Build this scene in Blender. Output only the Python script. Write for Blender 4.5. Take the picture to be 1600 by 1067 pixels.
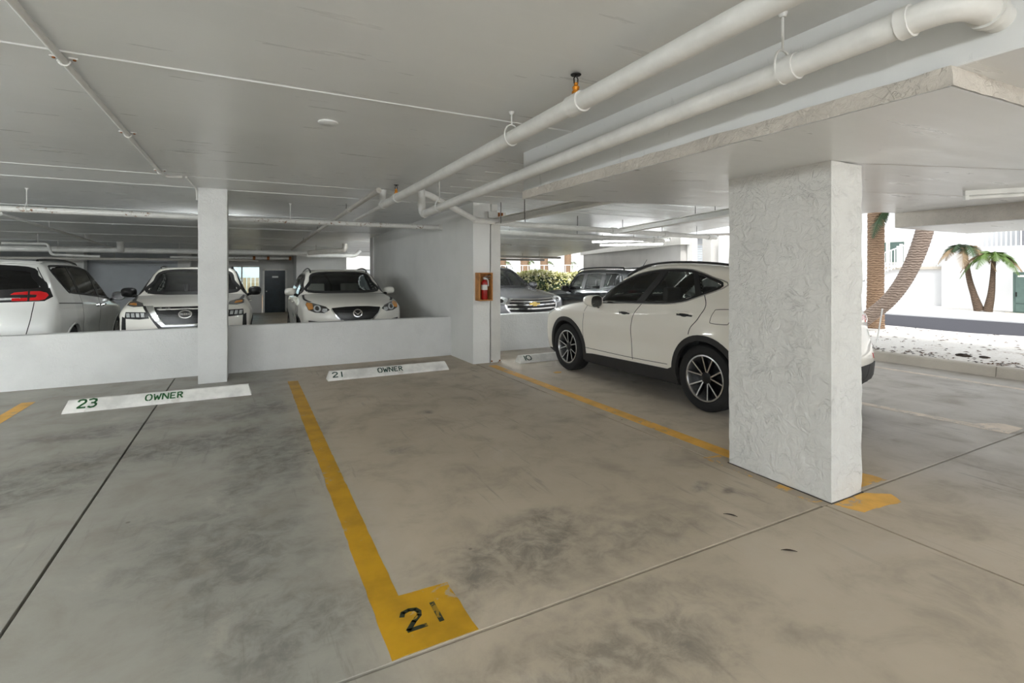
import bpy, bmesh, math, random
import numpy as np
from mathutils import Vector, Matrix, noise
from mathutils.geometry import delaunay_2d_cdt

for o in list(bpy.data.objects):
    bpy.data.objects.remove(o, do_unlink=True)
SC = bpy.context.scene
COL = SC.collection
random.seed(7)
PI = math.pi

# ------------------------------------------------------------------ camera
cam_data = bpy.data.cameras.new('camera')
cam = bpy.data.objects.new('camera', cam_data)
COL.objects.link(cam)
cam.location = (0, 0, 1.55)
cam.rotation_euler = (PI / 2, 0, -math.atan2(414, 783))
cam_data.sensor_width = 36
cam_data.lens = 783 / 1600 * 36
cam_data.shift_y = -(533.5 - 425) / 1600
cam_data.clip_start = 0.05
cam_data.clip_end = 500
SC.camera = cam

# ------------------------------------------------------------------ light
world = bpy.data.worlds.new('overcast_sky')
SC.world = world
world.use_nodes = True
bg = world.node_tree.nodes['Background']
bg.inputs[0].default_value = (0.90, 0.95, 1.0, 1)
bg.inputs[1].default_value = 0.6
sun_data = bpy.data.lights.new('sun', 'SUN')
sun_data.energy = 1.5
sun_data.angle = math.radians(20)
sun_data.color = (1.0, 0.97, 0.93)
sun = bpy.data.objects.new('sun', sun_data)
COL.objects.link(sun)
sun.rotation_euler = Vector((-0.42, -0.62, 0.85)).to_track_quat('Z', 'Y').to_euler()     # behind the camera, hazy
TUBE = 110.0          # emission of the strongest tubes in the added fill lamps

SC.view_settings.view_transform = 'Standard'
SC.view_settings.look = 'None'
SC.view_settings.exposure = 1.52
SC.view_settings.gamma = 1.0
SC.view_settings.use_curve_mapping = False


# ------------------------------------------------------------------ materials
def srgb(r, g, b):
    f = lambda c: (c / 255) / 12.92 if c <= 10 else ((c / 255 + 0.055) / 1.055) ** 2.4
    return (f(r), f(g), f(b), 1)


MATS = {}


class NT:
    """small node-tree helper"""
    def __init__(s, name):
        s.m = bpy.data.materials.new(name)
        s.m.use_nodes = True
        s.t = s.m.node_tree
        s.b = s.t.nodes['Principled BSDF']
        s.out = s.t.nodes['Material Output']

    def n(s, kind, **kw):
        nd = s.t.nodes.new(kind)
        for k, v in kw.items():
            if k in nd.inputs:
                s.set(nd.inputs[k], v)
            else:
                setattr(nd, k, v)
        return nd

    def set(s, sock, v):
        if isinstance(v, bpy.types.NodeSocket):
            s.t.links.new(v, sock)
        elif v is not None:
            sock.default_value = v

    def coord(s, which='Object'):
        return s.n('ShaderNodeTexCoord').outputs[which]

    def mapped(s, scale=(1, 1, 1), loc=(0, 0, 0), rot=(0, 0, 0), which='Object'):
        return s.n('ShaderNodeMapping', Vector=s.coord(which), Scale=scale, Location=loc, Rotation=rot).outputs[0]

    def noise(s, vec, scale=5, detail=4, rough=0.55, dist=0.0):
        return s.n('ShaderNodeTexNoise', Vector=vec, Scale=scale, Detail=detail, Roughness=rough, Distortion=dist).outputs[0]

    def ramp(s, fac, lo, hi, a=0.0, b=1.0):
        nd = s.n('ShaderNodeMapRange', interpolation_type='SMOOTHSTEP')
        s.set(nd.inputs[0], fac)
        nd.inputs[1].default_value = lo; nd.inputs[2].default_value = hi
        nd.inputs[3].default_value = a; nd.inputs[4].default_value = b
        return nd.outputs[0]

    def math(s, op, a, b=0.0):
        nd = s.n('ShaderNodeMath', operation=op)
        s.set(nd.inputs[0], a); s.set(nd.inputs[1], b)
        return nd.outputs[0]

    def mix(s, fac, a, b, mode='MIX'):
        nd = s.n('ShaderNodeMix', data_type='RGBA', blend_type=mode)
        s.set(nd.inputs[0], fac); s.set(nd.inputs[6], a); s.set(nd.inputs[7], b)
        return nd.outputs[2]

    def bump(s, h, strength=0.3, dist=0.01):
        nd = s.n('ShaderNodeBump', Height=h, Strength=strength, Distance=dist)
        s.t.links.new(nd.outputs[0], s.b.inputs['Normal'])

    def base(s, c=None, rough=None, metal=None, coat=None, spec=None):
        s.set(s.b.inputs['Base Color'], c)
        s.set(s.b.inputs['Roughness'], rough)
        s.set(s.b.inputs['Metallic'], metal)
        s.set(s.b.inputs['Coat Weight'], coat)
        s.set(s.b.inputs['Specular IOR Level'], spec)


def simple(name, col, rough=0.5, metal=0.0, coat=None, var=0.06, scale=6.0, bump=0.0, bscale=40):
    t = NT(name)
    v = t.mapped()
    nz = t.noise(v, scale, 3)
    d = tuple(c * (1 - var) for c in col[:3]) + (1,)
    e = tuple(min(1, c * (1 + var)) for c in col[:3]) + (1,)
    t.base(t.mix(t.ramp(nz, 0.3, 0.7), d, e), rough, metal, coat)
    if bump:
        t.bump(t.noise(v, bscale, 3), bump, 0.005)
    MATS[name] = t.m
    return t.m


def m_stucco(name, col, strength=0.5, scale=22, dirt=0.35, rough=0.75):
    t = NT(name)
    v = t.mapped()
    n1 = t.noise(v, scale, 6, 0.6, 1.2)
    n2 = t.noise(v, scale * 0.35, 4, 0.6, 2.0)
    ridge = t.ramp(t.math('ABSOLUTE', t.math('SUBTRACT', n2, 0.5)), 0.0, 0.03, 1.0, 0.0)
    hgt = t.math('ADD', n1, t.math('MULTIPLY', t.math('MULTIPLY', ridge, t.ramp(t.noise(v, 4.0, 3), 0.42, 0.6)), 0.16))
    big = t.noise(v, 1.1, 4, 0.6)
    d = tuple(c * (1 - dirt * 0.4) for c in col[:3]) + (1,)
    c1 = t.mix(t.ramp(big, 0.35, 0.75), col, d)
    crack = t.math('MULTIPLY', ridge, t.ramp(t.noise(v, 3.0, 3), 0.52, 0.72, 0.0, dirt * 0.3))
    c2 = t.mix(crack, c1, tuple(c * 0.55 for c in col[:3]) + (1,))
    t.base(c2, rough)
    t.bump(hgt, strength, 0.02)
    MATS[name] = t.m
    return t.m


def m_ceiling():
    t = NT('ceiling_paint')
    v = t.mapped(scale=(0.35, 3.0, 1))
    v2 = t.mapped()
    streak = t.noise(v, 3.0, 5, 0.6)
    blot = t.noise(v2, 0.5, 4)
    col = t.mix(t.ramp(blot, 0.3, 0.7), srgb(216, 217, 216), srgb(226, 227, 226))
    col = t.mix(t.ramp(streak, 0.55, 0.8, 0, 0.25), col, srgb(238, 238, 236))
    spk = t.ramp(t.noise(v2, 30, 3), 0.74, 0.78, 0, 0.05)
    spk = t.math('MULTIPLY', spk, t.ramp(t.noise(v2, 1.3, 2), 0.55, 0.7))
    col = t.mix(spk, col, srgb(150, 145, 138))
    t.base(col, t.ramp(streak, 0.3, 0.7, 0.27, 0.36))
    t.bump(t.math('ADD', t.math('MULTIPLY', streak, 0.8), t.math('MULTIPLY', t.noise(v2, 60, 3), 0.12)), 0.10, 0.01)
    MATS['ceiling_paint'] = t.m


# (x, y, rx, ry, rotation, strength): dark smudges on the concrete
STAINS = [
    (1.35, 2.45, 0.75, 0.42, 0.2, 0.75), (2.0, 2.25, 0.6, 0.3, 0.0, 0.5), (1.2, 1.55, 1.1, 0.45, 0.1, 0.65), (0.25, 2.25, 0.45, 0.5, 0.2, 0.4),
    (-0.5, 5.3, 1.6, 0.45, 0.1, 0.8), (-1.6, 4.7, 0.9, 0.6, 0.4, 0.75), (0.1, 6.3, 0.5, 0.5, 0.0, 0.75),
    (0.2, 4.6, 0.5, 1.1, -0.2, 0.7), (-0.1, 3.2, 0.6, 1.0, 0.3, 0.65), (-1.2, 6.2, 0.9, 0.35, 0.1, 0.7), (-1.5, 3.0, 0.6, 1.0, 0, 0.5), (0.15, 2.3, 0.5, 0.5, 0, 0.65),
    (0.6, 0.9, 0.9, 0.5, 0, 0.4), (1.75, 5.35, 0.13, 0.1, 0, 0.85), (1.2, 4.3, 0.22, 0.12, 0, 0.6), (2.05, 7.0, 1.0, 0.25, 0, 0.25),
    (2.92, 2.56, 0.12, 0.08, 0.3, 0.9), (3.02, 2.42, 0.08, 0.05, 0.3, 0.8), (5.4, 5.2, 0.8, 2.2, 0, 0.35), (5.6, 3.5, 0.6, 0.7, 0, 0.25), (-0.2, 7.95, 1.2, 0.2, 0, 0.45), (2.0, 8.35, 1.4, 0.25, 0, 0.4),
]


def m_concrete():
    t = NT('parking_concrete')
    v = t.mapped()
    big = t.noise(v, 0.45, 5, 0.6, 0.6)
    mid = t.noise(v, 2.2, 6, 0.65, 0.4)
    fine = t.noise(v, 60, 4, 0.7)
    pos = t.n('ShaderNodeSeparateXYZ', Vector=v)
    # older, greyer pour on the left of the joint, warmer pour in the middle
    left = t.ramp(pos.outputs[0], 0.2, 0.9, 1.0, 0.0)
    right = t.ramp(pos.outputs[0], 3.6, 5.5, 0.0, 1.0)
    c = t.mix(t.ramp(big, 0.3, 0.7), srgb(172, 159, 140), srgb(186, 173, 154))
    c = t.mix(left, c, srgb(152, 149, 140))
    c = t.mix(right, c, srgb(172, 166, 157))
    c = t.mix(t.ramp(mid, 0.45, 0.75, 0, 0.55), c, srgb(134, 125, 113))
    c = t.mix(t.ramp(mid, 0.25, 0.42, 0.35, 0), c, srgb(186, 178, 164))
    # smudges
    acc = None
    wob = t.n('ShaderNodeTexNoise', Vector=v, Scale=2.6, Detail=6, Roughness=0.65)
    for (x, y, rx, ry, ro, s) in STAINS:
        mp = t.n('ShaderNodeMapping', vector_type='TEXTURE', Vector=v, Location=(x, y, 0), Rotation=(0, 0, ro), Scale=(rx, ry, 1))
        off = t.n('ShaderNodeVectorMath', operation='ADD')
        t.t.links.new(mp.outputs[0], off.inputs[0])
        sc = t.n('ShaderNodeVectorMath', operation='SCALE')
        sub = t.n('ShaderNodeVectorMath', operation='SUBTRACT')
        t.t.links.new(wob.outputs[1], sub.inputs[0]); sub.inputs[1].default_value = (0.5, 0.5, 0.5)
        t.t.links.new(sub.outputs[0], sc.inputs[0]); sc.inputs['Scale'].default_value = 1.9
        t.t.links.new(sc.outputs[0], off.inputs[1])
        # flatten z so that only the plan distance counts
        fl = t.n('ShaderNodeVectorMath', operation='MULTIPLY')
        t.t.links.new(off.outputs[0], fl.inputs[0]); fl.inputs[1].default_value = (1, 1, 0)
        ln = t.n('ShaderNodeVectorMath', operation='LENGTH')
        t.t.links.new(fl.outputs[0], ln.inputs[0])
        g = t.ramp(ln.outputs['Value'], 0.25, 1.05, s, 0.0)
        acc = g if acc is None else t.math('MAXIMUM', acc, g)
    brk = t.ramp(t.noise(v, 7, 6, 0.7, 0.5), 0.36, 0.66)
    c = t.mix(t.math('MULTIPLY', acc, t.math('ADD', t.math('MULTIPLY', brk, 0.75), 0.2)), c, srgb(84, 80, 77))
    # tyre sweeps: fine bent streaks
    wv = t.n('ShaderNodeTexNoise', Vector=t.mapped(scale=(14, 1.2, 1), rot=(0, 0, 0.35)), Scale=1.4, Detail=4, Roughness=0.6, Distortion=0.4).outputs[0]
    c = t.mix(t.math('MULTIPLY', t.ramp(wv, 0.56, 0.7, 0, 0.34), t.ramp(t.noise(v, 0.7, 2), 0.45, 0.6)), c, srgb(98, 93, 88))
    # pale specks and dark pits
    c = t.mix(t.ramp(fine, 0.66, 0.78, 0, 0.3), c, srgb(205, 198, 186))
    c = t.mix(t.ramp(fine, 0.22, 0.36, 0.35, 0), c, srgb(95, 88, 80))
    dots = t.n('ShaderNodeTexVoronoi', Vector=v, Scale=2.4)
    c = t.mix(t.ramp(dots.outputs['Distance'], 0.018, 0.04, 0.6, 0), c, srgb(84, 74, 64))
    t.base(c, t.ramp(mid, 0.3, 0.7, 0.42, 0.62), spec=0.4)
    t.bump(t.math('ADD', t.math('MULTIPLY', fine, 0.35), mid), 0.12, 0.01)
    MATS['parking_concrete'] = t.m


def m_paint(name, col, wear=0.5, under=(158, 147, 131), rough=0.55, lo=0.60, scale=9):
    t = NT(name)
    v = t.mapped()
    n1 = t.noise(v, scale, 6, 0.7, 0.6)
    n2 = t.noise(v, 1.4, 3)
    k = t.math('ADD', n1, t.math('MULTIPLY', t.math('SUBTRACT', n2, 0.5), 0.5))
    shade = t.mix(t.ramp(t.noise(v, 3.5, 4, 0.6), 0.35, 0.7), col, tuple(c * 0.72 for c in col[:3]) + (1,))
    c = t.mix(t.ramp(k, lo, lo + 0.05, 0, wear), shade, srgb(*under))
    t.base(c, rough)
    t.bump(n1, 0.2, 0.006)
    MATS[name] = t.m


def m_pipe(name, rust=0.0, col=(222, 221, 217)):
    t = NT(name)
    v = t.mapped()
    n = t.noise(v, 5, 5, 0.65)
    c = t.mix(t.ramp(n, 0.3, 0.7), srgb(*col), srgb(*[int(x * 0.94) for x in col]))
    if rust:
        r = t.ramp(t.noise(v, 24, 5, 0.7), 0.56, 0.62, 0, 1)
        r = t.math('MULTIPLY', r, t.ramp(t.noise(v, 1.7, 2), 0.44, 0.56, 0, rust))
        c = t.mix(r, c, srgb(120, 76, 38))
    t.base(c, 0.4)
    t.bump(t.noise(v, 35, 3), 0.12, 0.004)
    MATS[name] = t.m


def m_glass(name, tint, rough=0.02):
    t = NT(name)
    tr = t.n('ShaderNodeBsdfTransparent', Color=tint)
    gl = t.n('ShaderNodeBsdfGlossy', Color=(1, 1, 1, 1), Roughness=rough)
    fr = t.n('ShaderNodeFresnel', IOR=1.5)
    nz = t.noise(t.mapped(), 1.5, 2)
    fac = t.math('ADD', t.math('MULTIPLY', fr.outputs[0], 0.9), t.ramp(nz, 0, 1, 0.005, 0.015))
    mx = t.n('ShaderNodeMixShader')
    t.set(mx.inputs[0], fac)
    t.t.links.new(tr.outputs[0], mx.inputs[1])
    t.t.links.new(gl.outputs[0], mx.inputs[2])
    t.t.links.new(mx.outputs[0], t.out.inputs[0])
    MATS[name] = t.m


def m_emit(name, col, strength):
    t = NT(name)
    t.base((0.9, 0.9, 0.9, 1), 0.3)
    t.b.inputs['Emission Color'].default_value = col
    t.b.inputs['Emission Strength'].default_value = strength
    MATS[name] = t.m


def m_palm_trunk(name, a, b):
    t = NT(name)
    v = t.mapped()
    rings = t.n('ShaderNodeTexWave', Vector=v, Scale=5.5, Distortion=5.0, Detail=3, bands_direction='Z', wave_type='BANDS')
    rings.inputs['Detail Scale'].default_value = 2.0
    f = t.noise(t.mapped(scale=(1, 1, 5)), 12, 5, 0.7)
    k = t.math('ADD', t.math('MULTIPLY', rings.outputs[1], 0.5), t.math('MULTIPLY', f, 0.6))
    t.base(t.mix(t.ramp(k, 0.25, 0.8), srgb(*a), srgb(*b)), 0.85)
    t.bump(k, 0.7, 0.03)
    MATS[name] = t.m


def m_sand():
    t = NT('white_shell_gravel')
    v = t.mapped()
    n1 = t.noise(v, 1.2, 5, 0.65, 0.5)
    n2 = t.noise(v, 22, 4, 0.7)
    c = t.mix(t.ramp(n2, 0.35, 0.7), srgb(236, 232, 226), srgb(214, 207, 198))
    c = t.mix(t.math('MULTIPLY', t.ramp(n1, 0.52, 0.66), t.ramp(t.noise(v, 9, 5, 0.75), 0.48, 0.62)), c, srgb(150, 130, 112))
    t.base(c, 0.9)
    t.bump(n2, 0.6, 0.02)
    MATS['white_shell_gravel'] = t.m


m_ceiling(); m_concrete(); m_sand()
m_stucco('stucco', srgb(222, 222, 220), 0.55, 13, 0.3)
m_stucco('stucco_rough', srgb(222, 221, 217), 1.0, 12, 0.14)
m_stucco('stucco_fine', srgb(229, 229, 226), 0.25, 30, 0.2)
m_stucco('wall_grey', srgb(205, 203, 199), 0.3, 20, 0.3)
m_stucco('wall_blue_grey', srgb(196, 200, 204), 0.15, 20, 0.3)
m_stucco('wall_outside', srgb(212, 213, 214), 0.12, 20, 0.12)
m_stucco('concrete_edge', srgb(205, 198, 188), 0.9, 16, 0.9)
m_stucco('curb_concrete', srgb(196, 188, 176), 0.3, 30, 0.5)
simple('joint_dark', srgb(70, 64, 58), 0.9)
m_paint('yellow_paint', srgb(190, 143, 16), 0.75, lo=0.615)
m_paint('yellow_paint_worn', srgb(226, 172, 72), 0.8, lo=0.60)
m_paint('yellow_paint_patchy', srgb(224, 172, 78), 0.97, lo=0.47, scale=6)
m_paint('pale_line_paint', srgb(214, 200, 182), 0.8, under=(172, 166, 157), lo=0.52)
m_paint('stencil_green', srgb(34, 92, 46), 0.5, under=(230, 228, 222), lo=0.62, scale=25)
m_paint('stencil_green_dark', srgb(20, 60, 50), 0.5, under=(230, 228, 222), lo=0.62, scale=25)
m_paint('stencil_black', srgb(44, 50, 30), 0.6, under=(180, 138, 24), lo=0.575, scale=16)
m_paint('wheel_stop_paint', srgb(238, 236, 230), 0.5, under=(196, 190, 180), lo=0.64, scale=8)
m_pipe('pipe_paint'); m_pipe('pipe_rusty', 1.0); m_pipe('pipe_pvc', 0, (248, 247, 244)); m_pipe('pipe_dull', 0.2, (190, 186, 178))
simple('steel_white', srgb(214, 212, 206), 0.45, 0, var=0.04, bump=0.1)
simple('rust', srgb(140, 84, 36), 0.8, 0.2, var=0.4, scale=30)
simple('brass', srgb(196, 126, 36), 0.4, 0.6, var=0.25, scale=40)
simple('black_metal', srgb(34, 32, 30), 0.45, 0.5)
simple('bright_steel', srgb(196, 196, 194), 0.28, 0.9)
simple('extinguisher_red', srgb(168, 26, 24), 0.28, 0, 0.6)
simple('label_white', srgb(224, 224, 220), 0.5)
simple('box_wood', srgb(176, 120, 62), 0.6, var=0.22, scale=12, bump=0.15)
simple('lamp_white', srgb(238, 238, 234), 0.4)
simple('asphalt', srgb(54, 53, 60), 0.85, var=0.1, scale=30, bump=0.4, bscale=120)
simple('facade_shade_grey', srgb(120, 120, 124), 0.8)  # grey tone carries the shade on the house front
simple('railing_white', srgb(244, 244, 242), 0.4)
simple('utility_green', srgb(84, 104, 98), 0.5, var=0.08)
simple('shutter_grey', srgb(186, 192, 198), 0.5)
simple('door_teal_black', srgb(32, 44, 50), 0.22, var=0.15)
simple('frame_white', srgb(228, 226, 220), 0.45)
simple('fence_wood', srgb(206, 176, 142), 0.7, var=0.12)
simple('leaf_green', srgb(50, 72, 40), 0.5, var=0.35, scale=3)
simple('leaf_bright', srgb(80, 104, 44), 0.5, var=0.3, scale=3)
simple('leaf_dry', srgb(140, 120, 92), 0.7, var=0.25, scale=4)
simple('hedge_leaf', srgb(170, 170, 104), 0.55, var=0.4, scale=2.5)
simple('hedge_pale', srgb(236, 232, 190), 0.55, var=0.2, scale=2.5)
simple('dead_leaf', srgb(96, 72, 52), 0.8, var=0.4, scale=3)
simple('dark_leaf', srgb(52, 40, 30), 0.8, var=0.4, scale=3)
simple('roof_dark', srgb(120, 116, 110), 0.8)
m_palm_trunk('palm_bark', (120, 96, 76), (166, 138, 112))
m_palm_trunk('palm_bark_grey', (112, 97, 87), (156, 140, 128))
m_palm_trunk('palm_bark_dark', (64, 52, 42), (104, 86, 70))
m_glass('window_glass', (0.75, 0.85, 0.85, 1))
m_glass('window_teal', (0.25, 0.45, 0.45, 1))
m_emit('fill_tube_soft', (0.95, 0.985, 1.0, 1), 22.0)  # glow of the added lamp behind the slim column
m_emit('tube_dim', (0.97, 0.99, 1.0, 1), 9.0)
m_emit('fill_tube_low', (0.93, 0.985, 1.0, 1), 45.0)  # weaker glow for added fill lamps
m_emit('fill_tube', (0.93, 0.985, 1.0, 1), TUBE)  # full glow for added fill lamps
simple('tube_off', srgb(244, 244, 240), 0.25)
# vehicles
def paint(name, col, rough=0.3, metal=0.0):
    t = NT(name)
    n = t.noise(t.mapped(), 3, 2)
    t.base(t.mix(n, col, tuple(c * 0.97 for c in col[:3]) + (1,)), rough, metal, 1.0)
    t.b.inputs['Coat Roughness'].default_value = 0.04
    MATS[name] = t.m
paint('paint_pearl', srgb(246, 241, 230), 0.42); paint('paint_white', srgb(236, 236, 232)); paint('paint_white_warm', srgb(244, 241, 232), 0.42)
paint('paint_grey', srgb(118, 118, 122), 0.3, 0.5); paint('paint_black', srgb(34, 38, 42), 0.25, 0.2)
simple('trim_black', srgb(22, 22, 23), 0.35); simple('plastic_dark', srgb(44, 43, 43), 0.6, bump=0.1, bscale=150)
simple('rubber', srgb(26, 26, 27), 0.75, bump=0.1); simple('chrome', srgb(214, 214, 214), 0.12, 1.0, var=0.02)
simple('rim_dark', srgb(40, 40, 42), 0.35, 0.6); simple('rim_bright', srgb(206, 206, 206), 0.25, 0.85)
simple('brake_steel', srgb(120, 116, 110), 0.4, 0.8); simple('seat_pale', srgb(232, 228, 218), 0.7); simple('seat_dark', srgb(52, 52, 54), 0.7)
simple('cabin_dark', srgb(30, 31, 32), 0.7); simple('lamp_red', srgb(200, 18, 24), 0.15, 0, 0.8); simple('lamp_red_dark', srgb(60, 8, 10), 0.15, 0, 0.8)
simple('lamp_clear', srgb(214, 216, 216), 0.12, 0.3, 0.8, var=0.2, scale=20); simple('lamp_amber', srgb(222, 148, 52), 0.2, 0, 0.8)
simple('lamp_smoke', srgb(62, 60, 58), 0.12, 0.2, 0.8, var=0.3, scale=18); simple('badge_gold', srgb(220, 190, 110), 0.3, 0.5)
simple('grille_black', srgb(16, 16, 17), 0.3)
m_glass('car_glass', (0.42, 0.49, 0.47, 1)); m_glass('car_glass_dark', (0.05, 0.055, 0.055, 1)); m_glass('car_glass_clear', (0.68, 0.74, 0.73, 1))


# ------------------------------------------------------------------ mesh helpers
class MB:
    def __init__(s):
        s.v = []; s.f = []

    def add(s, vs, fs):
        o = len(s.v)
        s.v += [tuple(p) for p in vs]
        s.f += [tuple(i + o for i in f) for f in fs]
        return s

    def box(s, a, b):
        x0, y0, z0 = a; x1, y1, z1 = b
        vs = [(x0, y0, z0), (x1, y0, z0), (x1, y1, z0), (x0, y1, z0), (x0, y0, z1), (x1, y0, z1), (x1, y1, z1), (x0, y1, z1)]
        return s.add(vs, [(0, 3, 2, 1), (4, 5, 6, 7), (0, 1, 5, 4), (1, 2, 6, 5), (2, 3, 7, 6), (3, 0, 4, 7)])

    def hexa(s, vs):
        return s.add(vs, [(0, 3, 2, 1), (4, 5, 6, 7), (0, 1, 5, 4), (1, 2, 6, 5), (2, 3, 7, 6), (3, 0, 4, 7)])

    def prism(s, poly, z0, z1, fn=None):
        """polygon (a, b) extruded from z0 to z1; fn maps (a, b, h) to xyz"""
        fn = fn or (lambda a, b, h: (a, b, h))
        n = len(poly)
        vs = [fn(a, b, z0) for a, b in poly] + [fn(a, b, z1) for a, b in poly]
        fs = [tuple(range(n - 1, -1, -1)), tuple(range(n, 2 * n))]
        fs += [(i, (i + 1) % n, n + (i + 1) % n, n + i) for i in range(n)]
        return s.add(vs, fs)

    def tube(s, pts, r, seg=14, cap=True, bend=0.0):
        pts = [Vector(p) for p in pts]
        if bend > 0 and len(pts) > 2:            # round the corners
            out = [pts[0]]
            for i in range(1, len(pts) - 1):
                a, b, c = pts[i - 1], pts[i], pts[i + 1]
                d1 = (a - b).normalized(); d2 = (c - b).normalized()
                t = min(bend, (a - b).length * 0.49, (c - b).length * 0.49)
                p0 = b + d1 * t; p2 = b + d2 * t
                for k in range(7):
                    u = k / 6
                    out.append(p0 * (1 - u) ** 2 + b * 2 * u * (1 - u) + p2 * u * u)
            out.append(pts[-1]); pts = out
        rs = r if isinstance(r, (list, tuple)) else [r] * len(pts)
        n = len(pts)
        up = Vector((0, 0, 1))
        rings = []
        prev = None
        for i, p in enumerate(pts):
            d = (pts[min(i + 1, n - 1)] - pts[max(i - 1, 0)]).normalized()
            if prev is None:
                a = d.cross(up)
                if a.length < 1e-3:
                    a = d.cross(Vector((1, 0, 0)))
                a.normalize()
            else:
                a = prev - d * prev.dot(d)
                a.normalize()
            prev = a
            b = d.cross(a)
            rings.append([p + (a * math.cos(2 * PI * k / seg) + b * math.sin(2 * PI * k / seg)) * rs[i] for k in range(seg)])
        vs = [q for rg in rings for q in rg]
        fs = []
        for i in range(n - 1):
            for k in range(seg):
                fs.append((i * seg + k, i * seg + (k + 1) % seg, (i + 1) * seg + (k + 1) % seg, (i + 1) * seg + k))
        if cap:
            fs.append(tuple(range(seg - 1, -1, -1)))
            fs.append(tuple(range((n - 1) * seg, n * seg)))
        return s.add(vs, fs)

    def lathe(s, prof, seg=32, fn=None, closed=False):
        """prof: (radius, height); fn maps local (x, y, h)"""
        fn = fn or (lambda x, y, h: (x, y, h))
        n = len(prof)
        vs = [fn(r * math.cos(2 * PI * k / seg), r * math.sin(2 * PI * k / seg), h) for r, h in prof for k in range(seg)]
        fs = []
        for i in range(n if closed else n - 1):
            j = (i + 1) % n
            for k in range(seg):
                fs.append((i * seg + k, i * seg + (k + 1) % seg, j * seg + (k + 1) % seg, j * seg + k))
        if not closed:
            if prof[0][0] > 1e-4: fs.append(tuple(range(seg - 1, -1, -1)))
            if prof[-1][0] > 1e-4: fs.append(tuple(range((n - 1) * seg, n * seg)))
        return s.add(vs, fs)

    def mesh(s, name):
        me = bpy.data.meshes.new(name)
        me.from_pydata(s.v, [], s.f)
        me.validate()
        return me

    def build(s, name, mat, parent=None, smooth=False, bevel=0.0, bseg=2, angle=35):
        me = s.mesh(name)
        if bevel or True:
            bm = bmesh.new(); bm.from_mesh(me)
            if bevel:
                bmesh.ops.bevel(bm, geom=list(bm.edges), offset=bevel, segments=bseg, profile=0.6, affect='EDGES', clamp_overlap=True)
            bmesh.ops.recalc_face_normals(bm, faces=bm.faces)
            bm.to_mesh(me); bm.free()
        return link(name, me, mat, parent, smooth, angle)


def link(name, me, mat, parent=None, smooth=False, angle=35):
    me.materials.append(MATS[mat])
    if smooth:
        me.polygons.foreach_set('use_smooth', [True] * len(me.polygons))
        me.set_sharp_from_angle(angle=math.radians(angle))
    o = bpy.data.objects.new(name, me)
    COL.objects.link(o)
    o.parent = parent
    return o


def tag(o, label=None, cat=None, group=None, kind=None):
    if label: o['label'] = label
    if cat: o['category'] = cat
    if group: o['group'] = group
    if kind: o['kind'] = kind
    return o


def empty(name, loc=(0, 0, 0), rz=0.0, label=None, cat=None, group=None):
    o = bpy.data.objects.new(name, None)
    o.empty_display_size = 0.1
    COL.objects.link(o)
    o.location = loc
    o.rotation_euler = (0, 0, rz)
    return tag(o, label, cat, group)


def struct(o):
    o['kind'] = 'structure'
    return o


def copy_tree(o, parent=None):
    c = o.copy(); COL.objects.link(c); c.parent = parent
    for ch in list(o.children):
        copy_tree(ch, c)
    return c


def grid_box(a, b, step, amp, freq, keep_z=True, seed=0.0):
    """a box with finely divided, slightly uneven faces (trowelled stucco)"""
    bm = bmesh.new()
    (x0, y0, z0), (x1, y1, z1) = a, b
    def face(o, u, v, lu, lv):
        nu = max(1, int(lu / step)); nv = max(1, int(lv / step))
        g = [[bm.verts.new(Vector(o) + Vector(u) * (lu * i / nu) + Vector(v) * (lv * j / nv)) for j in range(nv + 1)] for i in range(nu + 1)]
        for i in range(nu):
            for j in range(nv):
                bm.faces.new((g[i][j], g[i + 1][j], g[i + 1][j + 1], g[i][j + 1]))
    X, Y, Z = x1 - x0, y1 - y0, z1 - z0
    face((x0, y0, z0), (1, 0, 0), (0, 0, 1), X, Z)
    face((x1, y1, z0), (-1, 0, 0), (0, 0, 1), X, Z)
    face((x1, y0, z0), (0, 1, 0), (0, 0, 1), Y, Z)
    face((x0, y1, z0), (0, -1, 0), (0, 0, 1), Y, Z)
    face((x0, y0, z1), (1, 0, 0), (0, 1, 0), X, Y)
    face((x0, y1, z0), (1, 0, 0), (0, -1, 0), X, Y)
    bmesh.ops.remove_doubles(bm, verts=bm.verts, dist=step * 0.2)
    bm.normal_update()
    for v in bm.verts:
        p = v.co * freq + Vector((seed, seed, seed))
        d = noise.noise(p) * amp + noise.noise(p * 3.1) * amp * 0.5
        n = v.normal.copy()
        if keep_z: n.z = 0
        v.co += n * d
    me = bpy.data.meshes.new('stucco_box')
    bm.to_mesh(me); bm.free()
    return me

ROOF = -3.2      # open side of the garage behind the camera

# ================================================================== SETTING
def rear_z(y): return -0.02 * max(0.0, y - 8.8)            # the rear bay falls gently away
def ceil_z(y): return 2.72 - 0.018 * max(0.0, y - 8.8)
def soffit_z(x): return 2.26 + 0.0355 * (x - 2.4)          # dropped slab over the entrance side

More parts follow.
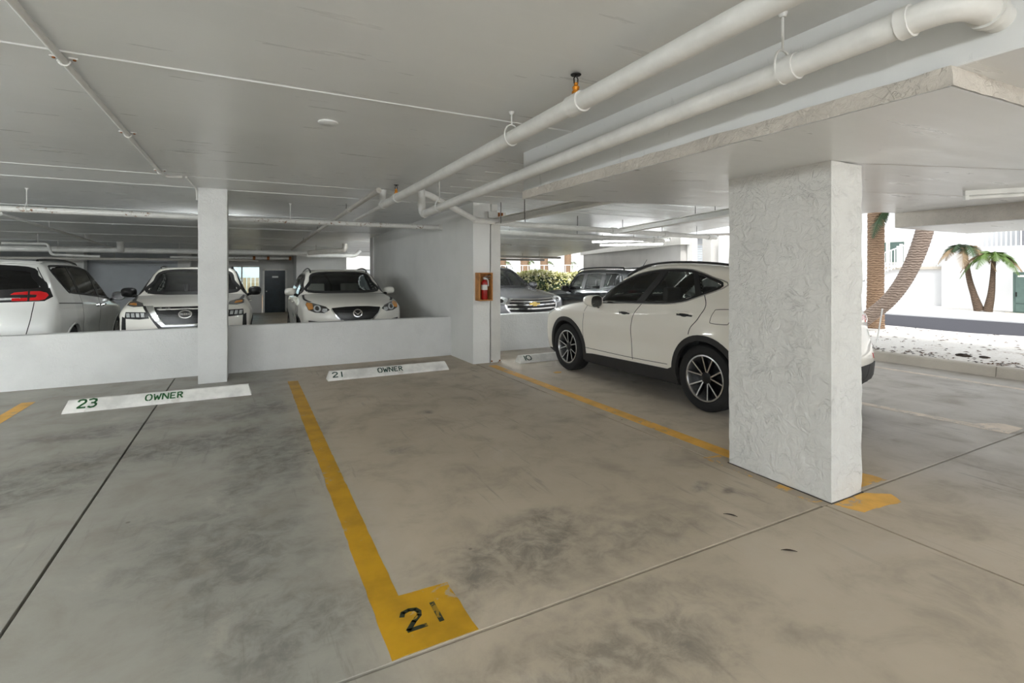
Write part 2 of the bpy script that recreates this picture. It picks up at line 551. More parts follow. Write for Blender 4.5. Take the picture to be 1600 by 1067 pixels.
# ---- floor: a bed with separate concrete pours on it
floor = struct(MB().box((-14, -3.9, -0.4), (9.9, 8.86, -0.03)).build('floor', 'joint_dark'))
xj = [-14, -5.26, -0.93, 3.40, 9.80]
yj = [-3.9, 1.975, 8.85]
g = 0.008
for i in range(4):
    for j in range(2):
        MB().box((xj[i] + g, yj[j] + g, -0.03), (xj[i + 1] - g, yj[j + 1] - g, 0.0)).build('concrete_slab', 'parking_concrete', floor, bevel=0.002, bseg=1)
rz = lambda x, y, d=0: (x, y, rear_z(y) - d)
MB().hexa([rz(-14, 8.862, .3), rz(24, 8.862, .3), rz(24, 34, .3), rz(-14, 34, .3), rz(-14, 8.862), rz(24, 8.862), rz(24, 34), rz(-14, 34)]).build('concrete_slab', 'parking_concrete', floor)
MB().box((-40, -40, -0.45), (9.7, -3.92, -0.005)).build('driveway_slab', 'white_shell_gravel', floor)  # unseen driveway, gravel made white to bounce light up to the ceiling

# ---- ceiling
cl = MB()
cl.box((-14, ROOF, 2.72), (2.42, 8.8, 3.2))
cl.box((2.42, 4.28, 2.72), (10.9, 8.8, 3.2))
cl.hexa([(-14, 8.8, 2.72), (10.9, 8.8, 2.72), (16.75, 27.3, ceil_z(27.3)), (-14, 27.3, ceil_z(27.3)), (-14, 8.8, 3.2), (10.9, 8.8, 3.2), (16.75, 27.3, 3.2), (-14, 27.3, 3.2)])
ceiling = struct(cl.build('ceiling', 'ceiling_paint'))
def seam(a, b, w=0.012, h=0.006):
    a, b = Vector(a), Vector(b)
    d = (b - a).normalized(); n = Vector((-d.y, d.x, 0)) * w
    z = Vector((0, 0, -h))
    m = MB()
    m.add([a - n, a + n, b + n, b - n, a - n * .4 + z, a + n * .4 + z, b + n * .4 + z, b - n * .4 + z], [(4, 5, 6, 7), (0, 1, 5, 4), (1, 2, 6, 5), (2, 3, 7, 6), (3, 0, 4, 7)])
    m.build('ceiling_seam', 'ceiling_paint', ceiling)
for y in (-0.8, 3.46, 7.25, 8.2):
    seam((-14, y, 2.72), (2.41, y, 2.72), 0.014 if y != 8.2 else 0.008)
for k in range(7):
    y = 4.75 + k * 0.56
    seam((2.45, y, 2.72), (10.8, y, 2.72), 0.010)
for y in (11.2, 14.0, 17.0, 20.0, 23.0, 25.6):
    seam((-14, y, ceil_z(y)), (11.4, y, ceil_z(y)), 0.02, 0.012)
def sloped(m, x0, x1, y0, y1, d, top):
    z0, z1 = soffit_z(x0) + d, soffit_z(x1) + d
    m.hexa([(x0, y0, z0), (x1, y0, z1), (x1, y1, z1), (x0, y1, z0), (x0, y0, top), (x1, y0, top), (x1, y1, top), (x0, y1, top)])
    return m
sloped(MB(), 2.4, 11.8, ROOF, 4.30, 0.075, 3.2).build('drop_slab', 'ceiling_paint', ceiling, bevel=0.01)
# thick rough-edged plate under the drop slab, carried by the pier
bm = bmesh.new()
xs = np.linspace(2.37, 9.32, 110); ys = np.linspace(0.90, 4.27, 64)
ring = [(x, 0.90) for x in xs] + [(9.32, y) for y in ys[1:]] + [(x, 4.27) for x in xs[::-1][1:]] + [(2.37, y) for y in ys[::-1][1:-1]]
lo, hi, md = [], [], []
for (x, y) in ring:
    j = lambda s: noise.noise(Vector((x * 9 + s, y * 9, s))) * 0.007 + noise.noise(Vector((x * 30 + s, y * 30, s))) * 0.003
    ox, oy = (j(1), j(2))
    lo.append(bm.verts.new((x + ox, y + oy, soffit_z(x) + abs(j(3)) * .5)))
    md.append(bm.verts.new((x + j(5), y + j(6), soffit_z(x) + 0.04)))
    hi.append(bm.verts.new((x + j(8) * 1.5, y + j(9) * 1.5, soffit_z(x) + 0.077 + j(4) * .6)))
n = len(ring)
for k in range(n):
    bm.faces.new((lo[k], lo[(k + 1) % n], md[(k + 1) % n], md[k]))
    bm.faces.new((md[k], md[(k + 1) % n], hi[(k + 1) % n], hi[k]))
me = bpy.data.meshes.new('drop_panel_edge')
bmesh.ops.recalc_face_normals(bm, faces=bm.faces)
bm.to_mesh(me); bm.free()
panel = sloped(MB(), 2.375, 9.315, 0.905, 4.265, 0.0, 2.9)
panel = MB()
z0, z1 = soffit_z(2.38), soffit_z(9.31)
panel.hexa([(2.38, .91, z0), (9.31, .91, z1), (9.31, 4.26, z1), (2.38, 4.26, z0), (2.38, .91, z0 + .08), (9.31, .91, z1 + .08), (9.31, 4.26, z1 + .08), (2.38, 4.26, z0 + .08)])
dp = panel.build('drop_panel', 'ceiling_paint', ceiling)
link('rough_edge', me, 'concrete_edge', dp)
def hair(x0, y0, x1, y1, w=0.004):
    a, b = Vector((x0, y0, 0)), Vector((x1, y1, 0))
    d = (b - a).normalized(); nrm = Vector((-d.y, d.x, 0))
    vs, fs = [], []
    N = 40
    for k in range(N + 1):
        p = a.lerp(b, k / N); q = noise.noise(Vector((k * .37, x0, y0)))
        ww = w * (0.5 + abs(noise.noise(Vector((k * .23, y0, 3)))) * 2)
        for s in (-1, 1):
            pp = p + nrm * (q * 0.012 + s * ww)
            vs.append((pp.x, pp.y, soffit_z(pp.x) - 0.0012))
    fs = [(2 * k, 2 * k + 1, 2 * k + 3, 2 * k + 2) for k in range(N)]
    MB().add(vs, fs).build('hairline_crack', 'curb_concrete', dp)
hair(3.85, 1.95, 7.2, 1.3); hair(3.9, 3.0, 7.5, 2.7); hair(3.3, 2.86, 3.0, 2.95)
# outer canopy beam above the entrance kerb
MB().box((9.3, ROOF, 2.27), (11.8, 4.29, 2.60)).build('canopy_beam', 'concrete_edge', ceiling, bevel=0.008)
MB().box((9.33, ROOF + .03, 2.262), (11.77, 4.26, 2.272)).build('canopy_soffit', 'ceiling_paint', ceiling)

# ---- low wall between the bays
wb = struct(link('wall_back', grid_box((-14, 8.8, 0.0), (3.38, 8.98, 0.715), 0.09, 0.006, 2.0), 'stucco', smooth=True, angle=50))
wr = struct(link('wall_right', grid_box((3.66, 8.8, 0.0), (9.8, 8.98, 0.715), 0.09, 0.006, 2.0), 'stucco', smooth=True, angle=50))
# ---- tall cross wall
wc = struct(link('wall_centre', grid_box((3.36, 7.75, -0.1), (3.67, 15.6, 2.74), 0.12, 0.005, 2.0), 'stucco_fine', smooth=True, angle=50))
MB().box((3.33, 15.2, -0.15), (3.70, 15.62, 2.64)).build('pilaster', 'stucco_fine', wc, bevel=0.01)
MB().box((3.362, 8.78, 2.70), (3.668, 15.2, 2.74)).build('wall_head', 'stucco_fine', wc)

# ---- far end of the rear bay
wf = MB()
zf = rear_z(26) - 0.02; zc = 2.6
wf.box((-14, 26, zf), (-2.6, 26.2, zc))
far = struct(wf.build('wall_far', 'wall_blue_grey'))
w2 = MB()
w2.box((0.66, 26.02, 1.62), (1.66, 26.2, 1.86)).box((-2.6, 26, zf), (-0.62, 26.2, zc)).box((-0.62, 26, 1.84), (1.95, 26.2, zc)).box((-0.62, 26, zf), (0.62, 26.2, 0.46)).box((1.66, 26, zf), (1.95, 26.2, 1.84)).box((0.56, 26, 0.46), (0.66, 26.2, 1.84))
struct(w2.build('wall_far_entry', 'wall_grey'))
w3 = MB().box((1.95, 24.3, zf), (3.80, 24.5, zc)).box((1.95, 24.5, zf), (2.05, 26.0, zc)).box((3.25, 24.5, zf), (3.45, 26.2, zc))
struct(w3.build('wall_far_block', 'stucco_fine'))
wl = struct(MB().box((3.5, 29.6, -0.5), (8.2, 29.8, 1.70)).build('wall_far_low', 'wall_blue_grey'))
MB().box((3.5, 29.55, 1.70), (8.2, 29.85, 2.4)).build('wall_head', 'stucco_fine', wl)
struct(MB().box((-14.2, -9, -0.4), (-14, 30, 3.0)).build('wall_left', 'wall_grey'))
# glazed screen
win = struct(MB().box((-0.60, 26.08, 0.48), (0.54, 26.10, 1.82)).build('window_1', 'window_glass'))
fr = MB()
for (a, b) in (((-0.62, 0.46), (-0.55, 1.84)), ((-0.24, 0.46), (-0.18, 1.84)), ((0.50, 0.46), (0.57, 1.84))):
    fr.box((a[0], 26.03, a[1]), (b[0], 26.15, b[1]))
fr.box((-0.62, 26.03, 0.46), (0.57, 26.15, 0.53)).box((-0.62, 26.03, 1.77), (0.57, 26.15, 1.84))
fr.build('window_frame', 'frame_white', win)
dr = struct(MB().box((0.72, 26.05, zf), (1.60, 26.10, 1.62)).build('door_1', 'door_teal_black', bevel=0.008))
dfm = MB().box((0.64, 25.97, zf), (0.72, 26.15, 1.70)).box((1.60, 25.97, zf), (1.68, 26.15, 1.70)).box((0.64, 25.97, 1.62), (1.68, 26.15, 1.70))
dfm.build('door_frame', 'frame_white', dr)
MB().box((1.04, 26.035, 1.28), (1.30, 26.052, 1.36)).build('sign_plate', 'label_white', dr)
MB().lathe([(0.0, 0), (.03, 0), (.03, .03), (.018, .04), (0.0, .06)], 12, lambda x, y, h: (0.80 + x, 26.05 - h, 0.65 + y)).build('door_knob', 'bright_steel', dr, True)
# slatted fence and daylight seen through the screen
fen = empty('wooden_fence', (0, 30.4, -0.5), 0, 'pale wooden board fence seen through the glazed screen', 'fence')
for k in range(22):
    MB().box((-2.2 + k * 0.2, -0.01, 0), (-2.2 + k * 0.2 + 0.17, 0.02, 1.75)).build('board', 'fence_wood', fen)
MB().box((-2.2, 0.02, 0.4), (2.2, 0.06, 0.5)).build('rail', 'fence_wood', fen)

# ---- grey side wall of the far right bay (the building turns a little there)
def obox(m, p, q, t, z0, z1):
    p, q = Vector(p), Vector(q)
    d = (q - p).normalized(); nn = Vector((d.y, -d.x)) * t
    a, b, c, e = p, q, q + nn, p + nn
    m.hexa([(a.x, a.y, z0), (b.x, b.y, z0), (c.x, c.y, z0), (e.x, e.y, z0), (a.x, a.y, z1), (b.x, b.y, z1), (c.x, c.y, z1), (e.x, e.y, z1)])
    return m
struct(obox(MB(), (12.2, 11.6), (15.1, 20.8), 0.25, -0.5, 2.5).build('wall_side_bay', 'wall_grey'))
tr = struct(obox(MB(), (12.05, 11.45), (15.2, 21.2), 0.4, 2.42, 2.72).build('trim_1', 'steel_white'))

# ================================================================== COLUMNS
pier = link('concrete_pier', grid_box((3.455, 1.965, 0), (3.82, 2.77, soffit_z(3.455)), 0.022, 0.007, 5.0), 'stucco_rough', smooth=True, angle=50)
tag(pier, 'thick white pier with coarse stucco standing on worn yellow paint', 'column')
base = MB().box((3.448, 1.958, 0.0005), (3.83, 2.78, 0.006)).build('base_joint', 'joint_dark', pier)
col = link('concrete_column', grid_box((-0.60, 8.15, 0), (-0.25, 8.785, 2.735), 0.03, 0.005, 4.0), 'stucco', smooth=True, angle=50)
tag(col, 'slim white stucco column against the low wall behind the number 23 wheel stop', 'column')
for (x0, x1, y, lab) in ((-6.2, -5.65, 25.2, 'white square column in the rear bay behind the minivan'), (-2.55, -2.1, 24.9, 'white square column at the far wall behind the car with black mirrors'), (3.75, 4.15, 24.6, 'white square column right of the far wall block')):
    c = MB().box((x0, y, rear_z(y) - .02), (x1, y + 0.45, ceil_z(y) + 0.02)).build('concrete_column', 'stucco_fine', bevel=0.01)
    tag(c, lab, 'column')
for (u0, lab, mt, w) in (((12.35, 11.25), 'white square post at the end of the grey side wall', 'stucco_fine', 0.22), ((12.95, 11.05), 'beige square post between the two white posts beyond the pearl white car', 'wall_grey', 0.34), ((13.0, 10.55), 'outermost white square post carrying the roof edge beyond the pearl white car', 'stucco_fine', 0.26)):
    c = MB().box((u0[0], u0[1], -0.1), (u0[0] + w, u0[1] + w, 2.68)).build('concrete_post', mt, bevel=0.008)
    tag(c, lab, 'column')

# ---- steel post at the end of the cross wall, with the beams it carries
post = empty('steel_post', (3.78, 7.84, 0), 0, 'white steel H-section post at the end of the tall cross wall', 'post')
m = MB().box((-0.09, -0.09, 0.012), (0.09, -0.078, 2.36)).box((-0.09, 0.078, 0.012), (0.09, 0.09, 2.36)).box((-0.006, -0.078, 0.012), (0.006, 0.078, 2.36))
m.build('shaft', 'steel_white', post)
MB().box((-0.1, -0.11, 0), (0.1, 0.11, 0.012)).build('base_plate', 'pipe_rusty', post)
for sx in (-1, 1):
    MB().lathe([(0.014, 0.012), (0.014, 0.035), (0.0, 0.035)], 6, lambda x, y, h, sx=sx: (sx * 0.075 + x, -0.1 + y + .005, h)).build('anchor_bolt', 'rust', post)
def ibeam(name, p, q, h, w, label, brackets=()):
    p, q = Vector(p), Vector(q)
    root = empty(name, p, 0, label, 'beam')
    d = (q - p); L = d.length; ang = math.atan2(d.y, d.x)
    root.rotation_euler = (0, -math.asin(d.z / L), ang)
    m = MB().box((0, -w / 2, 0), (L, w / 2, 0.012)).box((0, -w / 2, h - 0.012), (L, w / 2, h)).box((0, -0.006, 0.012), (L, 0.006, h - 0.012))
    m.build('beam_section', 'steel_white', root)
    return root
b1 = ibeam('steel_beam', (3.78, 7.95, 2.372), (3.78, 4.10, 2.372), 0.10, 0.15, 'white steel beam running from the H-section post to the dropped slab')
for x in (0.55, 1.35):
    MB().box((x, -0.08, -0.02), (x + 0.012, -0.074, 0.33)).build('hanger_rod', 'black_metal', b1)
b2 = ibeam('steel_beam', (6.95, 8.2, 2.37), (6.05, 4.35, 2.37), 0.10, 0.15, 'white steel beam crossing under the ceiling above the pearl white car')
for x in (2.4, 2.9):
    MB().box((x, 0.074, 0.0), (x + 0.01, 0.08, 0.34)).build('hanger_rod', 'black_metal', b2)
jb = tag(MB().box((3.62, 7.70, 2.47), (3.95, 7.80, 2.58)).build('beam_connection', 'pipe_paint', bevel=0.005), 'small white box with two rusty bolts on top of the steel post', 'bracket')
for x in (3.80, 3.86):
    MB().box((x, 7.685, 2.485), (x + 0.03, 7.705, 2.565)).build('rusty_bolt', 'rust', jb)
hg = MB().box((3.70, 7.72, 2.36), (3.9, 7.98, 2.371)).build('cap_plate', 'steel_white', post)
hg.location = (-3.78, -7.84, 0)
MB().box((-0.055, -0.05, 2.36), (0.055, 0.05, 2.72)).build('shaft_top', 'steel_white', post)

# ================================================================== PAINT ON THE FLOOR
def marking(name, poly, mat, label, cat='floor marking', jitter=0.004, z=0.0016, group=None):
    pts = []
    n = len(poly)
    for i in range(n):
        a, b = Vector(poly[i]), Vector(poly[(i + 1) % n])
        N = max(2, int((b - a).length / 0.05))
        for k in range(N):
            p = a.lerp(b, k / N)
            q = Vector((noise.noise(Vector((p.x * 11, p.y * 11, 1))), noise.noise(Vector((p.x * 11, p.y * 11, 7))))) * jitter
            pts.append((p.x + q.x, p.y + q.y))
    return tag(MB().prism(pts, 0.0002, z).build(name, mat), label, cat, group)
l1 = marking('painted_line', [(0.51, 7.76), (0.64, 7.74), (0.64, 2.375), (0.885, 2.365), (0.885, 1.99), (0.51, 1.99)], 'yellow_paint', 'mustard yellow bay line ending in a square stencilled 21', jitter=0.007)
marking('painted_line', [(3.53, 7.50), (3.67, 7.50), (3.70, 2.80), (3.55, 2.80)], 'yellow_paint_worn', 'orange-yellow bay line from the steel post to the thick pier')
marking('painted_line', [(-2.36, 7.95), (-2.23, 7.95), (-2.23, 3.0), (-2.36, 3.0)], 'yellow_paint_worn', 'pale orange bay line left of the number 23 wheel stop')
marking('painted_line', [(6.33, 3.5), (6.46, 3.5), (6.60, 2.03), (6.45, 2.02)], 'pale_line_paint', 'faded pale bay line on the floor beyond the thick pier')
marking('painted_line', [(6.45, 2.02), (6.80, 2.02), (6.83, 2.20), (6.52, 2.35)], 'pale_line_paint', 'faded pale paint block at the end of the pale bay line', jitter=0.012, z=0.0024)
marking('painted_line', [(8.93, -6.0), (9.05, -6.0), (9.15, 7.5), (9.03, 7.5)], 'pale_line_paint', 'thin cream line along the concrete kerb')
marking('paint_patch', [(3.36, 2.95), (3.54, 2.93), (3.54, 2.80), (3.44, 2.5), (3.44, 1.97), (3.36, 1.97)], 'yellow_paint_patchy', 'flaking yellow paint along the long side of the thick pier', jitter=0.015)
marking('paint_patch', [(3.45, 1.955), (3.84, 1.955), (3.97, 1.85), (3.90, 1.76), (3.52, 1.80)], 'yellow_paint_worn', 'flaking yellow paint block in front of the narrow side of the thick pier', jitter=0.015)
marking('paint_patch', [(3.84, 2.02), (4.22, 2.00), (4.22, 2.2), (3.84, 2.25)], 'yellow_paint_patchy', 'flaking yellow paint behind the thick pier beside the floor joint', jitter=0.015)

marking('paint_patch', [(4.17, 6.47), (4.27, 6.46), (4.33, 6.53), (4.26, 6.58), (4.18, 6.55)], 'yellow_paint_worn', 'small orange paint splash beside the front wheel of the pearl white car', jitter=0.01)
for (x, y, a, lab) in ((2.72, 2.17, -1.0, 'curled dark leaf lying on bare concrete left of the thick pier'), (2.66, 1.74, -0.7, 'thin dark twig-like leaf lying near the floor joint')):
    vs, fs = [], []
    for k in range(9):
        t = k / 8; w = .008 * math.sin(PI * t) + .0008
        px_, py_ = (t - .5) * .085, .006 * math.sin(3 * t)
        for s_ in (-1, 0, 1):
            lx, ly = px_, py_ + s_ * w
            vs.append((x + lx * math.cos(a) - ly * math.sin(a), y + lx * math.sin(a) + ly * math.cos(a), .0015 + .002 * abs(s_) + .002 * math.sin(PI * t)))
    for k in range(8):
        for j in (0, 1):
            fs.append((k * 3 + j, k * 3 + j + 1, k * 3 + j + 4, k * 3 + j + 3))
    tag(MB().add(vs, fs).build('dry_leaf', 'dark_leaf', None, True), lab, 'leaf')

GLYPH = {
    '2': [[(0, .78), (.08, .95), (.3, 1), (.52, .95), (.6, .78), (.55, .6), (.3, .38), (.02, .06)], [(0, .04), (.62, .04)]],
    '1': [[(.3, 0), (.3, 1)]],
    '3': [[(0, .92), (.3, 1), (.55, .92), (.58, .74), (.45, .56)], [(.22, .53), (.45, .53), (.6, .36), (.6, .2), (.45, .04), (.2, 0), (0, .1)]],
    '0': [[(.26, 0), (.08, .12), (0, .35), (0, .65), (.08, .88), (.26, 1)], [(.36, 1), (.54, .88), (.62, .65), (.62, .35), (.54, .12), (.36, 0)]],
    'O': [[(.3, 0), (.1, .1), (0, .32), (0, .68), (.1, .9), (.3, 1)], [(.44, 1), (.64, .9), (.74, .68), (.74, .32), (.64, .1), (.44, 0)]],
    'W': [[(0, 1), (.2, 0)], [(.22, .06), (.42, .72)], [(.42, .72), (.62, 0)], [(.64, .06), (.86, 1)]],
    'N': [[(0, 0), (0, 1)], [(.05, .98), (.66, .02)], [(.7, 0), (.7, 1)]],
    'E': [[(.04, 0), (.04, 1)], [(.12, .96), (.62, .96)], [(.12, .5), (.5, .5)], [(.12, .04), (.62, .04)]],
    'R': [[(.04, 0), (.04, 1)], [(.12, .96), (.45, .94), (.58, .82), (.58, .66), (.45, .54), (.12, .5)], [(.34, .46), (.64, 0)]],
    'S': [[(.6, .85), (.3, 1), (.05, .85), (.1, .6), (.5, .45), (.58, .2), (.3, 0), (0, .15)]],
    'I': [[(.3, 0), (.3, 1)]], 'A': [[(0, 0), (.3, 1)], [(.3, 1), (.62, 0)], [(.12, .35), (.5, .35)]],
}
ADV = {'1': .5, 'I': .5, 'W': 1.1, 'O': 1.0, 'N': .98, 'E': .9, 'R': .9}
def lettering(text, width, height, fn, stroke=0.15, thick=0.0012):
    """stencil strokes; fn maps (a along, b up, h out of the surface) to xyz"""
    tot = sum(ADV.get(c, .85) for c in text) - .2
    sx = width / tot
    m = MB(); x = 0.0
    for c in text:
        for st in GLYPH.get(c, []):
            for (p, q) in zip(st[:-1], st[1:]):
                a = Vector(((x + p[0]) * sx, p[1] * height)); b = Vector(((x + q[0]) * sx, q[1] * height))
                d = (b - a).normalized(); nn = Vector((-d.y, d.x)) * stroke * height * .5
                a = a - d * stroke * height * .2; b = b + d * stroke * height * .2
                m.prism([tuple(a - nn), tuple(b - nn), tuple(b + nn), tuple(a + nn)], 0.0004, thick, fn)
        x += ADV.get(c, .85)
    return m
def stencil(text, width, height, fn, stroke, name, mat, parent):
    tot = sum(ADV.get(c, .85) for c in text) - .2
    x = 0.0
    for c in text:
        w1 = ADV.get(c, .85) - .2
        lettering(c, width * w1 / tot, height, (lambda a, b, h, o=x * width / tot: fn(a + o, b, h)), stroke).build(name, mat, parent)
        x += ADV.get(c, .85)
stencil('21', 0.15, 0.135, lambda a, b, h: (0.615 + a, 2.115 + b, 0.0015 + h), 0.17, 'stencil_digit', 'stencil_black', l1)

# ================================================================== WHEEL STOPS
def wheel_stop(x0, y0, L, text, nx, nw, ox, ow, green, label, nh=0.1):
    root = empty('wheel_stop', (x0, y0, 0), 0, label, 'wheel stop')
    prof = [(0.0, 0.0), (0.0, 0.03), (0.105, 0.118), (0.155, 0.118), (0.2, 0.03), (0.2, 0.0)]
    bm = bmesh.new()
    N = 60; rings = []
    for k in range(N + 1):
        x = L * k / N
        ins = 0.02 if k in (0, N) else 0.0
        rings.append([bm.verts.new((x + (0.035 if k == 0 else -0.035 if k == N else 0) * (b / 0.118),
                                    a + noise.noise(Vector((x * 7 + x0, a * 20, b * 20))) * 0.004,
                                    b + (noise.noise(Vector((x * 9 + x0, a * 20, 3))) * 0.003 if b > 0.01 else 0))) for a, b in prof])
    P = len(prof)
    for k in range(N):
        for i in range(P):
            j = (i + 1) % P
            bm.faces.new((rings[k][i], rings[k + 1][i], rings[k + 1][j], rings[k][j]))
    bm.faces.new(rings[0]); bm.faces.new(rings[-1][::-1])
    bmesh.ops.recalc_face_normals(bm, faces=bm.faces)
    me = bpy.data.meshes.new('block'); bm.to_mesh(me); bm.free()
    link('block', me, 'wheel_stop_paint', root, True, 25)
    sl = Vector((0.105, 0.088)); SL = sl.length; sl.normalize()
    fn = lambda off, up: (lambda a, b, h: (off + a, (up + b) * sl.x - (h + .003) * sl.y, 0.03 + (up + b) * sl.y + (h + .003) * sl.x))
    stencil(text, nw, nh, fn(nx, 0.02), 0.19, 'stencil_digit', green, root)
    if ow:
        stencil('OWNER', ow, 0.085, fn(ox, 0.032), 0.19, 'stencil_letter', green, root)
    return root
wheel_stop(-1.79, 7.12, 1.84, '23', 0.13, 0.165, 0.745, 0.365, 'stencil_green', 'white concrete wheel stop stencilled 23 OWNER in green', 0.112)
wheel_stop(1.015, 7.50, 1.82, '21', 0.07, 0.125, 0.715, 0.37, 'stencil_green_dark', 'white concrete wheel stop stencilled 21 OWNER in dark green', 0.09)
wheel_stop(4.09, 7.43, 1.83, '10', 0.07, 0.17, 0, 0, 'stencil_green_dark', 'white concrete wheel stop stencilled 10 under the pearl white car', 0.10)

# ================================================================== PIPES
def ring_hanger(parent, x, y, z, r, top, rusty=False, axis='y'):
    m = MB()
    ringp = []
    for k in range(19):
        a = 2 * PI * k / 18
        if axis == 'y': ringp.append((x + (r + .006) * math.sin(a), y, z + 0.02 + (r + .024) * math.cos(a)))
        else: ringp.append((x, y + (r + .006) * math.sin(a), z + 0.02 + (r + .024) * math.cos(a)))
    m.tube(ringp, 0.006, 6, False)
    m.tube([(x, y, z + r + .044), (x, y, top)], 0.006, 8)
    m.lathe([(0.0, top - .02), (.014, top - .02), (.022, top)], 10, lambda a, b, h: (x + a, y + b, h))
    return m.build('hanger', 'pipe_rusty' if rusty else 'pipe_paint', parent, True)
def collar(parent, p, q, r, mat='pipe_paint', name='coupling'):
    p, q = Vector(p), Vector(q)
    return MB().tube([p, p.lerp(q, .12), p.lerp(q, .88), q], [r * 1.02, r, r, r * 1.02], 18).build(name, mat, parent, True, angle=40)
def sprinkler(parent, x, y, z):
    h = MB().lathe([(0.024, z), (.024, z + .025), (.016, z + .03), (.022, z + .05), (.012, z + .06), (.012, z + .075), (0.0, z + .075)], 12, lambda a, b, c: (x + a, y + b, c)).build('sprinkler_head', 'brass', parent, True)
    MB().tube([(x - .012, y, z + .07), (x - .014, y, z + .1), (x, y, z + .12)], 0.004, 6).tube([(x + .012, y, z + .07), (x + .014, y, z + .1), (x, y, z + .12)], 0.004, 6).lathe([(0.0, z + .118), (.03, z + .12), (.032, z + .124), (0.0, z + .128)], 14, lambda a, b, c: (x + a, y + b, c)).build('deflector', 'black_metal', h, True)

P1 = MB().tube([(1.71, ROOF + .1, 2.58), (1.71, 7.16, 2.50), (1.71, 7.18, 2.72)], 0.052, 20, True, 0.09).build('sprinkler_main_pipe', 'pipe_paint', None, True)
tag(P1, 'fat white sprinkler main with brass heads crossing the ceiling above bay 21', 'pipe')
zP1 = lambda y: 2.58 - 0.08 * (y - ROOF - .1) / (7.06 - ROOF)
for y in (2.43, 6.45):
    collar(P1, (1.71, y - .07, zP1(y - .07)), (1.71, y + .05, zP1(y + .05)), 0.061)
    sprinkler(P1, 1.71, y, zP1(y) + .05)
for y in (3.24, -0.6):
    ring_hanger(P1, 1.71, y, zP1(y), 0.052, 2.72)
collar(P1, (1.71, 7.10, 2.502), (1.71, 7.2, 2.50), 0.06, name='elbow_collar')
collar(P1, (1.71, 7.18, 2.66), (1.71, 7.18, 2.71), 0.058, name='ceiling_collar')
p = MB().tube([(1.71, 7.2, 2.50), (1.71, 9.3, 2.47)], 0.026, 14).build('sprinkler_branch_pipe', 'pipe_paint', None, True)
tag(p, 'thin white pipe continuing the fat sprinkler main to the rusty cross pipe', 'pipe')
P2 = MB().tube([(6.2, 0.78, 2.42), (2.14, 0.78, 2.47), (2.14, 6.72, 2.345), (2.14, 6.74, 2.715)], 0.05, 20, True, 0.13)
P2 = P2.build('drain_pipe', 'pipe_paint', None, True)
P2.data.transform(Matrix.Identity(4))
tag(P2, 'fat white pipe with a big elbow hung beside the dropped slab', 'pipe')
zP2 = lambda y: 2.47 - 0.125 * (y - .78) / 5.94
ring_hanger(P2, 2.14, 1.43, zP2(1.43), 0.052, 2.72, True)
MB().tube([(2.14, 1.36, zP2(1.36)), (2.14, 1.44, zP2(1.44))], 0.058, 18).build('insulation_band', 'pipe_paint', P2, True)
ring_hanger(P2, 2.14, 6.0, zP2(6.0), 0.05, 2.72)
collar(P2, (2.14, 0.93, 2.467), (2.14, 0.97, 2.466), 0.058, name='elbow_collar')
collar(P2, (2.29, 0.78, 2.468), (2.33, 0.78, 2.468), 0.058, name='elbow_collar')
collar(P2, (2.14, 6.58, 2.348), (2.14, 6.63, 2.347), 0.056, name='elbow_collar')
collar(P2, (2.14, 6.735, 2.46), (2.14, 6.735, 2.50), 0.056, name='elbow_collar')
pv = MB().tube([(2.14, 6.745, 2.66), (2.30, 6.85, 2.64), (3.38, 7.66, 2.41), (3.95, 7.66, 2.40)], 0.045, 18, True, 0.06).build('pvc_drain_pipe', 'pipe_pvc', None, True)
tag(pv, 'bright white plastic pipe sloping down to the end of the tall cross wall', 'pipe')
collar(pv, (3.30, 7.60, 2.427), (3.36, 7.645, 2.414), 0.05, 'pipe_pvc')

Q = MB().tube([(1.5, 6.5, 2.60), (1.5, 12.0, 2.55), (1.5, 20.8, 2.40)], 0.035, 14).build('sprinkler_branch_pipe', 'pipe_dull', None, True)
tag(Q, 'slender pipe running away towards the dark door beyond the rusty cross pipe', 'pipe')
for y in (8.6, 12.6, 16.0):
    z = 2.60 - (y - 6.5) * 0.0095 - (max(0, y - 12) * .008)
    collar(Q, (1.5, y, z), (1.5, y + .09, z - .001), 0.044, 'pipe_dull')
    MB().tube([(1.5, y + .3, z), (1.5, y + .3, ceil_z(y + .3))], 0.006, 6).build('hanger', 'black_metal', Q, True)
C1 = MB().tube([(-14, 9.28, 2.415), (3.30, 9.28, 2.415)], 0.043, 16).build('cross_pipe', 'pipe_rusty', None, True)
tag(C1, 'white cross pipe with rust spots ending at the tall cross wall', 'pipe')
for x in (-6.5, -2.70, 0.65):
    ring_hanger(C1, x, 9.28, 2.415, 0.043, ceil_z(9.28), axis='x')
collar(C1, (3.29, 9.28, 2.415), (3.36, 9.28, 2.415), 0.055, 'pipe_rusty', 'wall_flange')
cd = MB().tube([(-0.88, ROOF + .1, 2.695), (-0.88, 7.08, 2.695), (-0.87, 7.2, 2.69), (-0.70, 7.24, 2.705)], 0.018, 12, True, 0.05).build('conduit', 'pipe_paint', None, True)
tag(cd, 'thin white conduit strapped flat to the ceiling above bay 23', 'conduit')
for y in (0.6, 3.55, 5.2, 6.95):
    b = MB().tube([(-0.88 + .026 * math.cos(a), y, 2.70 - .026 * math.sin(a)) for a in np.linspace(0, PI, 9)], 0.005, 6).box((-0.94, y - .01, 2.712), (-0.90, y + .01, 2.72)).box((-0.86, y - .01, 2.712), (-0.82, y + .01, 2.72)).build('strap', 'pipe_paint', cd)
    for s in (-1, 1):
        MB().lathe([(0.0, 2.705), (.008, 2.706), (.008, 2.713)], 8, lambda a, c, h, s=s: (-0.88 + s * .044 + a, y + c, h)).build('screw', 'rust', b)
